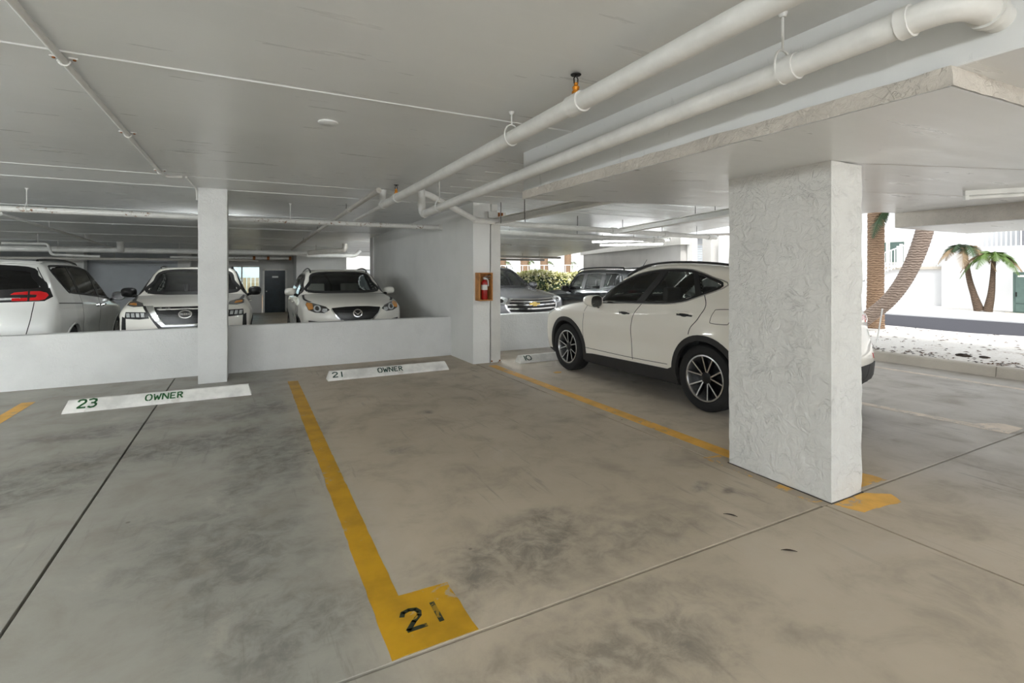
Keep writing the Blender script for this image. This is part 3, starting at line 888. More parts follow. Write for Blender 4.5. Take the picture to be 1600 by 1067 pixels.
wr_ = MB().tube([(-0.66, 7.3, 2.713), (-0.64, 7.9, 2.711), (-0.615, 8.12, 2.70), (-0.612, 8.2, 2.55)], 0.012, 8, True, 0.08).build('conduit', 'pipe_paint', None, True)
tag(wr_, 'short thin conduit bending down beside the slim white column', 'conduit')
disc = MB().lathe([(0.0, 2.702), (.06, 2.704), (.075, 2.712), (.075, 2.72)], 28, lambda a, b, h: (0.56 + a, 4.13 + b, h)).build('ceiling_cover_plate', 'ceiling_paint', None, True)
tag(disc, 'small round white cover plate on the bare ceiling above bay 21', 'cover plate')
# rear bay pipework
C2 = MB().tube([(-13, 20, 2.245), (3.2, 20, 2.245)], 0.085, 16).build('cross_pipe', 'pipe_paint', None, True)
tag(C2, 'thick pale cross pipe running through the rear bay above the parked cars', 'pipe')
for x in (-5.1, -2.0, 0.3):
    ring_hanger(C2, x, 20, 2.245, 0.085, ceil_z(20), axis='x')
MB().tube([(-3.55, 20, 2.245), (-3.55, 19.86, 2.25), (-3.55, 19.8, ceil_z(19.8))], 0.09, 14, True, 0.12).build('riser_bend', 'pipe_paint', C2, True)
C3 = MB().tube([(-13, 22.5, 2.02), (0.4, 22.5, 2.02)], 0.05, 14).build('cross_pipe', 'pipe_dull', None, True)
tag(C3, 'thinner dull cross pipe below the thick pale pipe of the rear bay', 'pipe')
for x in (-7.2, -4.2, -1.4):
    MB().tube([(x, 22.5, 2.0), (x, 22.5, ceil_z(22.5))], 0.012, 8).build('hanger', 'pipe_dull', C3, True)
rp = MB().tube([(-2.5, 22.2, 2.10), (1.55, 22.2, 2.10)], 0.05, 12).build('red_pipe', 'pipe_rusty', None, True)
tag(rp, 'rust-streaked pipe with flanges above the dark far door', 'pipe')
for x in (0.2, 0.7, 1.5):
    collar(rp, (x, 22.2, 2.10), (x + .09, 22.2, 2.10), 0.075, 'rust', 'flange')
dg = MB().tube([(-3.56, 11.13, 2.5), (-4.1, 22.3, 2.37)], 0.03, 12).build('sprinkler_branch_pipe', 'pipe_paint', None, True)
tag(dg, 'thin white pipe slanting away above the minivan in the rear bay', 'pipe')
for t in (.25, .55, .85):
    a = Vector((-3.56, 11.13, 2.5)).lerp(Vector((-4.1, 22.3, 2.37)), t)
    MB().tube([a, (a.x, a.y, ceil_z(a.y))], 0.008, 6).build('hanger', 'pipe_paint', dg, True)
db = MB().tube([(1.9, 18.9, 2.22), (2.5, 18.6, 2.28), (3.05, 18.4, 2.30), (3.05, 18.4, ceil_z(18.4))], 0.085, 16, True, 0.25).build('drain_pipe', 'pipe_dull', None, True)
tag(db, 'fat drain bend dropping from the ceiling above the white car beside the cross wall', 'pipe')
db2 = MB().tube([(1.9, 19.3, 2.16), (3.6, 19.3, 2.16), (3.75, 19.3, 2.36)], 0.07, 16, True, 0.15).build('drain_pipe', 'pipe_pvc', None, True)
tag(db2, 'bright white horizontal drain pipe with an upturned end in the rear bay', 'pipe')
for x in (2.3, 2.7, 3.1, 3.4):
    collar(db2, (x, 19.3, 2.16), (x + .05, 19.3, 2.16), 0.08, 'pipe_pvc')
for x in (2.2, 3.3):
    MB().tube([(x, 19.3, 2.16), (x, 19.3, ceil_z(19.3))], 0.01, 6).build('hanger', 'pipe_dull', db2, True)
for x in (-1.5, 0.5):
    MB().tube([(x, 22.2, 2.10), (x, 22.2, ceil_z(22.2))], 0.01, 6).build('hanger', 'pipe_dull', rp, True)
zg = MB().tube([(-5.6, 17.6, 2.30), (-4.7, 17.6, 2.30), (-4.62, 17.6, 2.02), (-3.6, 17.6, 1.98)], 0.035, 12, True, 0.06).build('zigzag_pipe', 'pipe_paint', None, True)
tag(zg, 'white pipe with a stepped bend above the minivan roof', 'pipe')
MB().tube([(-4.9, 17.6, 2.30), (-4.9, 17.6, ceil_z(17.6))], 0.01, 8).build('hanger', 'pipe_paint', zg, True)
# pipes of the right-hand bay, seen beyond the steel post
def rpipe(a, b, r, label, mat='pipe_paint', hang=2, col=()):
    a, b = Vector(a), Vector(b)
    o = tag(MB().tube([a, b], r, 14).build('ceiling_pipe', mat, None, True), label, 'pipe')
    for k in range(hang):
        p = a.lerp(b, (k + .6) / (hang + .2))
        MB().tube([p, (p.x, p.y, ceil_z(p.y))], 0.006, 6).build('hanger', 'black_metal', o, True)
    for t in col:
        collar(o, a.lerp(b, t), a.lerp(b, t + .02), r * 1.3, mat)
    return o
rpipe((3.95, 8.35, 2.46), (10.9, 9.15, 2.46), 0.055, 'long white pipe crossing the right bay behind the steel beams', hang=5, col=(.45, .7, .95))
rpipe((3.95, 9.7, 2.42), (10.2, 10.3, 2.42), 0.05, 'white pipe next behind the long white pipe of the right bay', hang=3, col=(.93,))
rpipe((3.95, 10.2, 2.38), (6.0, 12.2, 2.46), 0.035, 'slanting dull pipe with a joint behind the grey car', 'pipe_dull', 1, (.5, .85))
rpipe((4.1, 12.6, 2.32), (8.0, 15.2, 2.48), 0.022, 'thin dark slanting pipe behind the grey car', 'pipe_dull', 1)
rpipe((5.0, 17.0, 2.18), (13.5, 20.5, 2.24), 0.05, 'dark slanting pipe above the hedge opening', 'pipe_dull', 3, (.2, .4))
rpipe((5.0, 19.0, 2.08), (13.8, 22.5, 2.18), 0.05, 'lowest slanting pipe above the hedge opening', 'pipe_dull', 3, (.15, .3))

# ================================================================== LAMPS
def strip_lamp(p, q, label, lit=False, group=None, drop=0.06, tube='fill_tube'):
    p, q = Vector(p), Vector(q)
    d = q - p; L = d.length
    root = empty('strip_lamp', p, math.atan2(d.y, d.x), label, 'lamp', group)
    MB().box((0, -0.025, 0.0), (L, 0.025, drop)).build('housing', 'lamp_white', root, bevel=0.006)
    if lit:
        for x in (L * .15, L * .85):
            MB().tube([(x, 0, drop), (x, 0, ceil_z(p.y) - p.z)], 0.004, 6).build('suspension_rod', 'black_metal', root)
    MB().tube([(0.03, 0, -0.025), (L - 0.03, 0, -0.025)], 0.02, 12).build('tube', tube if lit else 'tube_off', root, True)
    for x in (0.0, L - 0.035):
        MB().box((x, -0.025, -0.05), (x + 0.035, 0.025, 0.0)).build('lamp_holder', 'lamp_white', root, bevel=0.004)
    return root
s1 = strip_lamp((6.78, 2.48, soffit_z(6.78) - 0.05), (7.65, 1.60, soffit_z(6.78) - 0.05), 'white fluorescent strip lamp under the dropped slab beyond the thick pier')
s1.rotation_euler = (0, -math.atan(0.0355 * 0.7), s1.rotation_euler.z)
strip_lamp((9.0, 12.0, 2.46), (10.35, 10.2, 2.46), 'lit fluorescent tube hanging in front of the grey side wall', True, drop=0.03, tube='tube_dim')
strip_lamp((10.0, 12.9, 2.43), (11.3, 11.4, 2.43), 'lit fluorescent tube next to the roof edge of the right bay', True, drop=0.03, tube='tube_dim')
for (x, y) in ((-4.5, -1.2), (-7.5, 3.5), (-8.0, -1.2), (-4.6, 2.4), (-1.7, -1.6), (0.3, -2.6), (-5.6, 6.0)):  # fill lamps added out of view to brighten the interior
    strip_lamp((x, y, 2.40), (x + 1.25, y, 2.40), 'added fill strip lamp hung out of view over the driving aisle', True, 'added aisle fill lamps', tube='fill_tube_low' if x > 0 else 'fill_tube')
strip_lamp((4.2, -1.6, 2.05), (5.45, -1.6, 2.05), 'added fill strip lamp hung out of view under the dropped slab', True, tube='fill_tube_low')  # unseen lamp added to fill the entrance side
for (x, y) in ((-8.5, 11.5), (-9.5, 17.0), (3.85, 10.7), (4.1, 14.0), (4.6, 16.1)):
    strip_lamp((x, y, 2.25), (x + 1.25, y, 2.25), 'added fill strip lamp hung unseen in the rear bay', True, 'added rear bay fill lamps')
strip_lamp((-0.55, 10.6, 2.35), (-0.64, 11.85, 2.35), 'added fill strip lamp hidden behind the slim column above the car with black mirrors', True, tube='fill_tube_soft')  # added fill light, kept out of sight by the slim column
strip_lamp((6.55, 4.85, 2.5), (7.55, 5.4, 2.5), 'added fill strip lamp hidden behind the pier above the tail of the pearl white car', True, tube='fill_tube_low')  # added behind the pier to brighten the car and right bay

# ================================================================== FIRE EXTINGUISHER
bx = empty('extinguisher_box', (3.52, 7.75, 1.07), 0, 'open wooden box on the end of the tall cross wall', 'box')
W, H, D = 0.125, 0.47, 0.17
for (a, b) in (((-W, -D, 0), (-W + .02, 0, H)), ((W - .02, -D, 0), (W, 0, H)), ((-W + .02, -D, 0), (W - .02, 0, .02)), ((-W + .02, -D, H - .02), (W - .02, 0, H)), ((-W + .02, -.012, .02), (W - .02, 0, H - .02))):
    MB().box(a, b).build('board', 'box_wood', bx, bevel=0.003)
ex = empty('fire_extinguisher', (3.525, 7.66, 1.091), 0, 'red fire extinguisher with a white label standing in the wooden box', 'extinguisher')
MB().lathe([(0, 0), (.05, 0), (.055, .01), (.055, .27), (.05, .295), (.03, .318), (.018, .325), (.018, .34), (0, .34)], 28).build('cylinder', 'extinguisher_red', ex, True)
MB().lathe([(.0558, .16), (.0558, .245)], 28).build('paper_label', 'label_white', ex, True)
MB().box((-.022, -.022, .335), (.022, .022, .365)).build('valve', 'bright_steel', ex, bevel=0.004)
MB().tube([(-.03, 0, .368), (.02, -.01, .385), (.10, -.03, .40)], 0.009, 8).build('handle', 'bright_steel', ex, True)
MB().tube([(-.02, 0, .355), (.03, -.015, .36), (.09, -.03, .35)], 0.008, 8).build('lever', 'bright_steel', ex, True)
MB().tube([(.02, 0, .35), (.065, -.01, .33), (.068, -.01, .22)], 0.011, 10, True, 0.03).build('hose', 'label_white', ex, True)
MB().lathe([(0, 0), (.016, 0), (.016, .01), (0, .012)], 14, lambda x, y, h: (x, -.022 - h, .35 + y)).build('gauge', 'label_white', ex, True)

# ================================================================== VEHICLES
def catmull(pts, sub=8, closed=True):
    P = np.array(pts, float); n = len(P); out = []
    rng = range(n) if closed else range(n - 1)
    for i in rng:
        p0 = P[(i - 1) % n] if closed or i > 0 else P[0]
        p1 = P[i]; p2 = P[(i + 1) % n]
        p3 = P[(i + 2) % n] if closed or i + 2 < n else P[n - 1]
        for k in range(sub):
            t = k / sub
            a = 0.5
            out.append(0.5 * ((2 * p1) + (-p0 + p2) * t + (2 * p0 - 5 * p1 + 4 * p2 - p3) * t * t + (-p0 + 3 * p1 - 3 * p2 + p3) * t ** 3))
    if not closed: out.append(P[-1])
    return np.array(out)

def poly_sdf(poly, x, y):
    """signed distance to a closed polygon, negative inside"""
    P = np.asarray(poly, float)
    d2 = np.full(x.shape, 1e9); ins = np.zeros(x.shape, bool)
    for i in range(len(P)):
        ax, ay = P[i - 1]; bx, by = P[i]
        ex, ey = bx - ax, by - ay
        L = ex * ex + ey * ey
        if L < 1e-12: continue
        t = np.clip(((x - ax) * ex + (y - ay) * ey) / L, 0, 1)
        dx = x - ax - t * ex; dy = y - ay - t * ey
        d2 = np.minimum(d2, dx * dx + dy * dy)
        if ay != by:
            c = ((ay > y) != (by > y)) & (x < ex * (y - ay) / (by - ay) + ax)
            ins ^= c
    d = np.sqrt(d2)
    return np.where(ins, -d, d)

def smax(a, b, k):
    h = np.clip(0.5 + 0.5 * (a - b) / k, 0, 1)
    return b + (a - b) * h + k * h * (1 - h)

def surface_nets(F, o, h):
    S = F < 0
    nx, ny, nz = F.shape
    sh = (nx - 1, ny - 1, nz - 1)
    acc = np.zeros(sh + (3,), np.float32); cnt = np.zeros(sh, np.float32)
    def sl(dx, dy, dz): return (slice(dx, nx - 1 + dx), slice(dy, ny - 1 + dy), slice(dz, nz - 1 + dz))
    for ax in range(3):
        o1, o2 = [a for a in range(3) if a != ax]
        for u in (0, 1):
            for v in (0, 1):
                a = [0, 0, 0]; a[o1] = u; a[o2] = v
                b = list(a); b[ax] = 1
                Fa, Fb = F[sl(*a)], F[sl(*b)]
                m = (Fa < 0) != (Fb < 0)
                den = np.where(m, Fa - Fb, 1)
                t = np.where(m, Fa / den, 0)
                acc[..., ax] += np.where(m, t, 0)
                acc[..., o1] += np.where(m, u, 0); acc[..., o2] += np.where(m, v, 0)
                cnt += m
    act = cnt > 0
    idx = np.full(sh, -1, np.int64); idx[act] = np.arange(act.sum())
    ii = np.argwhere(act)
    V = (ii + acc[act] / cnt[act][:, None]) * h + np.array(o)
    quads = []
    for ax in range(3):
        a = [slice(None)] * 3; b = [slice(None)] * 3
        a[ax] = slice(0, -1); b[ax] = slice(1, None)
        Sa, Sb = S[tuple(a)], S[tuple(b)]
        o1, o2 = [(1, 2), (2, 0), (0, 1)][ax]
        E = np.argwhere(Sa != Sb)
        E = E[(E[:, o1] > 0) & (E[:, o2] > 0) & (E[:, o1] < F.shape[o1] - 1) & (E[:, o2] < F.shape[o2] - 1)]
        flip = Sa[tuple(E.T)]
        def cell(d1, d2):
            c = E.copy(); c[:, o1] -= d1; c[:, o2] -= d2
            return idx[tuple(c.T)]
        q = np.stack([cell(1, 1), cell(0, 1), cell(0, 0), cell(1, 0)], 1)
        q[~flip] = q[~flip][:, ::-1]
        quads.append(q)
    Q = np.concatenate(quads)
    return V, Q[(Q >= 0).all(1)]

def np_mesh(name, V, Q):
    used = np.unique(Q); rm = np.full(len(V), -1); rm[used] = np.arange(len(used))
    me = bpy.data.meshes.new(name)
    me.from_pydata(V[used].tolist(), [], rm[Q].tolist())
    return me

class Car:
    """body given by its side profile, plan taper and cross-section; x runs from the nose (0) to the tail (L)"""
    def __init__(s, name, loc, rot, label, L, W, profile, plan, section, bf, br, crown, wheels, rw, ra, paint, res, k=0.07):
        s.L, s.W, s.plan, s.section, s.bf, s.br, s.crown, s.k = L, W, plan, section, bf, br, crown, k
        s.wheels, s.rw, s.ra, s.paint, s.res = wheels, rw, ra, paint, res
        s.root = empty(name, loc, 0, label, 'car'); s.root.rotation_euler = rot
        s.gx = np.arange(-0.9, L + 0.9, 0.01); s.gz = np.arange(-0.4, 2.4, 0.01)
        X, Z = np.meshgrid(s.gx, s.gz, indexing='ij')
        s.T = poly_sdf(catmull(profile, 6), X, Z)
        s.holes = []          # ('side', poly) or ('front'/'rear', poly)

    def side(s, x, z):
        u = np.clip((x + 0.9) / 0.01, 0, len(s.gx) - 1.001); v = np.clip((z + 0.4) / 0.01, 0, len(s.gz) - 1.001)
        i = u.astype(int); j = v.astype(int); a = u - i; b = v - j
        T = s.T
        return (T[i, j] * (1 - a) + T[i + 1, j] * a) * (1 - b) + (T[i, j + 1] * (1 - a) + T[i + 1, j + 1] * a) * b

    def f(s, x, y, z):
        x, y, z = np.broadcast_arrays(np.asarray(x, float), np.asarray(y, float), np.asarray(z, float))
        yy = np.clip(np.abs(y) / s.W, 0, 1.3) ** 2
        t = np.clip((x / s.L - 0.35) / 0.3, 0, 1); t = t * t * (3 - 2 * t)
        xs = x - s.bf * yy * (1 - t) + s.br * yy * t
        fs = s.side(xs, z + s.crown * yy)
        px, pw = zip(*s.plan); zx, zw = zip(*s.section)
        w = s.W * np.interp(x, px, pw) * np.interp(z, zx, zw)
        x0, x1 = s.wheels
        mid = np.clip((x - x0 - .3) / .5, 0, 1) * np.clip((x1 - .3 - x) / .5, 0, 1)
        w = w - .022 * np.exp(-((z - .55 - .04 * (x - x0)) / .13) ** 2) * mid
        w = w + .016 * (np.exp(-((x - x0) / .5) ** 2) + np.exp(-((x - x1) / .5) ** 2)) * np.exp(-((z - .8) / .16) ** 2)
        w = w + .010 * np.exp(-((z - .93 - .05 * (x - x0)) / .05) ** 2)
        return smax(fs, np.abs(y) - w, s.k)

    def wheel_term(s, x, y, z):
        d = np.full(np.broadcast(x, y, z).shape, 9.0)
        for xw in s.wheels:
            r = np.sqrt((x - xw) ** 2 + (z - s.rw) ** 2) - s.ra
            d = np.minimum(d, np.maximum(r, (s.W - 0.36) - np.abs(y)))
        return d

    def cabin_term(s, fU, x, y, z):
        return np.maximum(np.maximum(fU + 0.055, s.cab[0] - x), np.maximum(x - s.cab[1], s.cab[2] - z))

    def hole_term(s, x, y, z):
        d = np.full(np.broadcast(x, y, z).shape, 9.0)
        for kind, poly in s.holes:
            if kind == 'side':
                X, Z = x[:, 0, 0], z[0, 0, :]
                g = poly_sdf(poly, *np.meshgrid(X, Z, indexing='ij'))[:, None, :]
                d = np.minimum(d, np.maximum(g, s.W * 0.42 - np.abs(y)))
            else:
                Y, Z = y[0, :, 0], z[0, 0, :]
                g = poly_sdf(poly, *np.meshgrid(Y, Z, indexing='ij'))[None, :, :]
                lim = (x - s.L * 0.5) if kind == 'front' else (s.L * 0.62 - x)
                d = np.minimum(d, np.maximum(g, lim))
        return d

    def body(s, cab, under=0.33, bumper=None):
        s.cab = cab
        h = s.res
        x = np.arange(-3 * h, s.L + 4 * h, h)[:, None, None]
        ny = int((s.W + 0.06) / h)
        y = (np.arange(-ny, ny + 1) * h)[None, :, None]
        z = np.arange(0.08, 1.95, h)[None, None, :]
        fU = s.f(x, y, z)
        wt = s.wheel_term(x, y, z)
        ct = s.cabin_term(fU, x, y, z)
        ht = s.hole_term(x, y, z)
        F = np.maximum(np.maximum(fU, -wt), np.maximum(-ct, -ht)).astype(np.float32)
        V, Q = surface_nets(F, (float(x[0, 0, 0]), float(y[0, 0, 0]), float(z[0, 0, 0])), h)
        C = V[Q].mean(1)
        cx, cy, cz = C.T
        fu = s.f(cx, cy, cz)
        wq = np.abs(s.wheel_term(cx, cy, cz)) < 0.5 * h
        outer = np.abs(fu) < 0.55 * h
        liner = wq & ~outer
        nrm = np.cross(V[Q[:, 2]] - V[Q[:, 0]], V[Q[:, 3]] - V[Q[:, 1]])
        nrm /= np.linalg.norm(nrm, axis=1)[:, None] + 1e-9
        belly = outer & (((cz < under) & (np.abs(nrm[:, 2]) > 0.6)) | (cz < 0.285))
        paintq = outer & ~belly
        cabin = ~outer & ~liner
        VM = np.stack([s.L / 2 - V[:, 0], V[:, 1], V[:, 2]], 1)
        Qf = Q[:, ::-1]
        b = link('body', np_mesh('body', VM, Qf[paintq]), s.paint, s.root, True, 40)
        if (liner | belly).any(): link('underbody', np_mesh('underbody', VM, Qf[liner | belly]), 'plastic_dark', s.root, True, 40)
        if cabin.any(): link('cabin_lining', np_mesh('cabin_lining', VM, Qf[cabin]), 'cabin_dark', s.root, True, 40)
        return b

    # ---- project plan points on to the skin
    def proj(s, pts, view, side=1, off=0.0):
        P = np.asarray(pts, float); a, b = P[:, 0], P[:, 1]
        if view == 'side':
            lo, hi = np.zeros(len(P)), np.full(len(P), s.W + 0.2); fn = lambda t: s.f(a, t, b)
        elif view == 'front':
            lo, hi = np.full(len(P), s.L * 0.45), np.full(len(P), -0.5); fn = lambda t: s.f(t, a, b)
        elif view == 'rear':
            lo, hi = np.full(len(P), s.L * 0.6), np.full(len(P), s.L + 0.5); fn = lambda t: s.f(t, a, b)
        else:
            lo, hi = np.full(len(P), 0.6), np.full(len(P), 2.2); fn = lambda t: s.f(a, b, t)
        for _ in range(26):
            m = (lo + hi) / 2; ins = fn(m) < 0
            lo = np.where(ins, m, lo); hi = np.where(ins, hi, m)
        t = (lo + hi) / 2
        if view == 'side': X, Y, Z = a, t, b
        elif view in ('front', 'rear'): X, Y, Z = t, a, b
        else: X, Y, Z = a, b, t
        e = 0.004
        g = np.stack([s.f(X + e, Y, Z) - s.f(X - e, Y, Z), s.f(X, Y + e, Z) - s.f(X, Y - e, Z), s.f(X, Y, Z + e) - s.f(X, Y, Z - e)], 1)
        g /= np.linalg.norm(g, axis=1)[:, None] + 1e-9
        R = np.stack([X, Y, Z], 1) + g * np.asarray(off)[..., None]
        if view == 'side' and side < 0: R[:, 1] *= -1
        R[:, 0] = s.L / 2 - R[:, 0]
        return R

    def patch(s, name, poly, view, mat, off=0.004, side=1, step=0.05, thick=0.006, parent=None, smooth_poly=0, bulge=0.0):
        if smooth_poly: poly = catmull(poly, smooth_poly)
        P = np.asarray(poly, float); bd = []
        for i in range(len(P)):
            a, b = P[i], P[(i + 1) % len(P)]
            n = max(1, int(np.linalg.norm(b - a) / step + .5))
            bd += [a + (b - a) * k / n for k in range(n)]
        bd = np.array(bd)
        mn, mx = bd.min(0), bd.max(0)
        G = np.stack(np.meshgrid(np.arange(mn[0], mx[0], step), np.arange(mn[1], mx[1], step), indexing='ij'), -1).reshape(-1, 2)
        if len(G):
            G = G[poly_sdf(bd, G[:, 0], G[:, 1]) < -step * 0.45]
        pts = [Vector(p) for p in bd] + [Vector(p) for p in G]
        n = len(bd)
        vo, _, fo, ov, _, _ = delaunay_2d_cdt(pts, [], [list(range(n))], 1, 1e-5)
        vo = np.array([tuple(v) for v in vo])
        R = s.proj(vo, view, side, off)
        if bulge:
            dist = -poly_sdf(bd, vo[:, 0], vo[:, 1])
            R = s.proj(vo, view, side, off + bulge * np.clip(dist / (dist.max() + 1e-9), 0, 1) ** 0.5)
        m = MB(); m.v = [tuple(p) for p in R]; m.f = [tuple(f) for f in fo]
        me = bpy.data.meshes.new(name)
        bm = bmesh.new()
        vs = [bm.verts.new(p) for p in m.v]
        for f in m.f:
            try: bm.faces.new([vs[i] for i in f])
            except ValueError: pass
        if thick:
            In = s.proj(vo, view, side, off - thick)
            es = [e for e in bm.edges if len(e.link_faces) == 1]
            bm.verts.index_update()
            vi = {}
            for e in es:
                q = []
                for v in e.verts:
                    if v not in vi: vi[v] = bm.verts.new(In[v.index])
                    q.append(v)
                bm.faces.new((q[0], q[1], vi[q[1]], vi[q[0]]))
        bmesh.ops.recalc_face_normals(bm, faces=bm.faces)
        # make sure the sheet faces outwards
        bm.normal_update()
        bm.to_mesh(me); bm.free()
        return link(name, me, mat, parent or s.root, True, 40)

    def strip(s, name, line, view, mat, width=0.008, off=0.002, side=1, closed=False, step=0.03, parent=None, sub=6):
        P = catmull(line, sub, closed) if sub else np.array(line, float)
        if closed: P = np.vstack([P, P[:1]])
        out = [P[0]]
        for a, b in zip(P[:-1], P[1:]):
            n = max(1, int(np.linalg.norm(b - a) / step + .5))
            out += [a + (b - a) * k / n for k in range(1, n + 1)]
        P = np.array(out)
        d = np.gradient(P, axis=0); d /= np.linalg.norm(d, axis=1)[:, None] + 1e-9
        nn = np.stack([-d[:, 1], d[:, 0]], 1) * width / 2
        A = s.proj(P - nn, view, side, off); B = s.proj(P + nn, view, side, off)
        A2 = s.proj(P - nn, view, side, off - .012); B2 = s.proj(P + nn, view, side, off - .012)
        n = len(P)
        V = np.concatenate([A, B, A2, B2]); fs = []
        for i in range(n - 1):
            fs += [(i, i + 1, n + i + 1, n + i), (2 * n + i, 2 * n + i + 1, i + 1, i), (n + i, n + i + 1, 3 * n + i + 1, 3 * n + i)]
        return MB().add(V.tolist(), fs).build(name, mat, parent or s.root, True)

    def both(s, fn):
        return [fn(1), fn(-1)]

    def side_glass(s, panes, outline, mat='car_glass', trim=None, pillars=(), tw=0.03):
        for sd in (1, -1):
            for p in panes:
                s.patch('side_window', p, 'side', mat, 0.002, sd, 0.05, 0.004)
            s.strip('window_trim', outline, 'side', 'trim_black', tw, 0.006, sd, True, sub=4)
            for p in pillars:
                s.patch('pillar_cover', p, 'side', 'trim_black', 0.005, sd, 0.06, 0.01)
            if trim is not None:
                s.strip('bright_trim', trim, 'side', 'chrome', 0.012, 0.008, sd, False, sub=4)

    def handle(s, x0, x1, z, mat=None):
        for sd in (1, -1):
            P = np.array([(x0 + (x1 - x0) * k / 8, z + 0.006 * math.sin(PI * k / 8)) for k in range(9)])
            A = s.proj(P, 'side', sd, 0.03)
            A[0] = s.proj(P[:1], 'side', sd, 0.0)[0]; A[-1] = s.proj(P[-1:], 'side', sd, 0.0)[0]
            MB().tube(A.tolist(), [.008] + [.013] * 7 + [.008], 8).build('door_handle', mat or s.paint, s.root, True)
            xc = x0 + (x1 - x0) * .45
            s.strip('handle_shade_strip', [(x0 + .01, z - .017), (x1 - .01, z - .017)], 'side', 'trim_black', .016, .008, sd, sub=0)  # black strip stands in for the shade below the handle
            cup = [(xc + .07 * math.cos(a), z - 0.004 + .030 * math.sin(a)) for a in np.linspace(0, 2 * PI, 17)[:-1]]
            s.patch('handle_recess', cup, 'side', 'trim_black', 0.0015, sd, 0.03, 0.004)

    def mirror(s, x, z, shell, w=0.24, h=0.16, d=0.15, out=0.16):
        for sd in (1, -1):
            base = s.proj([(x, z - 0.07)], 'side', sd, -0.02)[0]
            c = Vector(base) + Vector((0.02, sd * out, 0.09))
            m = MB()
            prof = []
            for i in range(11):
                t = i / 10
                a = PI * t
                prof.append(t)
            rings = []
            N = 20
            for i in range(9):
                t = i / 8                                    # 0 = glass side (rear), 1 = front tip
                sc = (1 - t ** 2.4) ** 0.5 if t < 1 else 0.0
                xx = c.x - d * .5 + d * t
                rings.append([(xx, c.y + sd * (0.02 * t) + (w / 2) * max(sc, .03) * math.copysign(abs(math.cos(a)) ** .7, math.cos(a)),
                               c.z + (h / 2) * max(sc, .03) * math.copysign(abs(math.sin(a)) ** .7, math.sin(a)) + .012 * t) for a in np.linspace(0, 2 * PI, N + 1)[:-1]])
            vs = [p for r in rings for p in r]
            fs = [(i * N + k, i * N + (k + 1) % N, (i + 1) * N + (k + 1) % N, (i + 1) * N + k) for i in range(8) for k in range(N)]
            fs.append(tuple(range(8 * N, 9 * N)))
            mo = m.add(vs, fs).build('wing_mirror', shell, s.root, True, angle=60)
            g0 = rings[0]
            MB().add([((p[0] + .004), c.y + (p[1] - c.y) * .92, c.z + (p[2] - c.z) * .92) for p in g0], [tuple(range(N))]).build('mirror_glass', 'lamp_smoke', mo)
            MB().tube([Vector(base) + Vector((0, 0, 0.0)), (base[0] + .015, base[1] + sd * .06, base[2] + .035), (c.x, c.y - sd * w * .25, c.z - h * .38)], [.03, .028, .022], 10).build('mirror_arm', 'trim_black', mo, True)

    def wheel(s, style='plain', spokes=10, width=0.225, rim_r=None, wide=None):
        rim_r = rim_r or s.rw * 0.66
        tyre = MB(); r = s.rw; hw = width / 2
        fy = lambda x, y, h: (x, h, y)
        prof = [(rim_r, -hw * .72), (rim_r + .02, -hw * .95), (r * .86, -hw), (r * .955, -hw * .93), (r * .99, -hw * .75), (r, -hw * .5), (r, -hw * .36), (r - .008, -hw * .35), (r - .008, -hw * .3), (r, -hw * .29),
                (r, hw * .29), (r - .008, hw * .3), (r - .008, hw * .35), (r, hw * .36), (r, hw * .5), (r * .99, hw * .75), (r * .955, hw * .93), (r * .86, hw), (rim_r + .02, hw * .95), (rim_r, hw * .72)]
        tyre.lathe(prof, 56, fy, True)
        tm = tyre.mesh('tyre')
        bm = bmesh.new(); bm.from_mesh(tm); bmesh.ops.recalc_face_normals(bm, faces=bm.faces); bm.to_mesh(tm); bm.free()
        # rim: lip ring and barrel, outside is +y
        rim = MB().lathe([(rim_r + .004, hw * .80), (rim_r + .004, hw * .90), (rim_r - .012, hw * .92), (rim_r - .02, hw * .80), (rim_r - .03, hw * .2), (rim_r - .03, -hw * .8), (rim_r + .002, -hw * .8)], 56, fy, True)
        dish = MB().lathe([(rim_r - .03, -hw * .25), (.11, -hw * .15), (.06, hw * .1), (0, hw * .1)], 40, fy)
        sp = MB(); face = MB(); cap = MB()
        def spoke(a0, a1, w0, w1):
            R0, R1 = .062, rim_r - .012
            def P(rr, a, o, dep):
                return (rr * math.cos(a) - o * math.sin(a), dep, rr * math.sin(a) + o * math.cos(a))
            for (tgt, dz0, dz1, ws) in ((sp, -.055, .0, 1.0), (face, -.004, .004, .72 if style == 'machined' else 0.0)):
                if ws == 0: continue
                y0, y1 = hw * .62, hw * .84
                vs = [P(R0, a0, -w0 * ws, y0 + dz0), P(R1, a1, -w1 * ws, y1 + dz0), P(R1, a1, w1 * ws, y1 + dz0), P(R0, a0, w0 * ws, y0 + dz0),
                      P(R0, a0, -w0 * ws, y0 + dz1), P(R1, a1, -w1 * ws, y1 + dz1), P(R1, a1, w1 * ws, y1 + dz1), P(R0, a0, w0 * ws, y0 + dz1)]
                tgt.hexa(vs)
        if style == 'machined':
            for k in range(5):
                a = 2 * PI * k / 5 + PI / 2
                for sg in (-1, 1):
                    spoke(a + sg * .12, a + sg * .30, .011, .011)
        else:
            for k in range(spokes):
                a = 2 * PI * k / spokes + PI / 2
                spoke(a, a, .018, .024)
        cap.lathe([(.07, hw * .5), (.072, hw * .62), (.05, hw * .68), (.034, hw * .72), (0, hw * .72)], 30, fy)
        meshes = []
        for nm, mb, mt in (('rim', rim, 'rim_bright'), ('spokes', sp, 'rim_dark' if style == 'machined' else 'rim_bright'), ('spoke_faces', face, 'rim_bright'), ('hub_cap', cap, 'rim_dark'), ('brake_disc', dish, 'brake_steel' if style != 'machined' else 'rim_dark')):
            if mb.v: meshes.append((nm, mb, mt))
        first = None
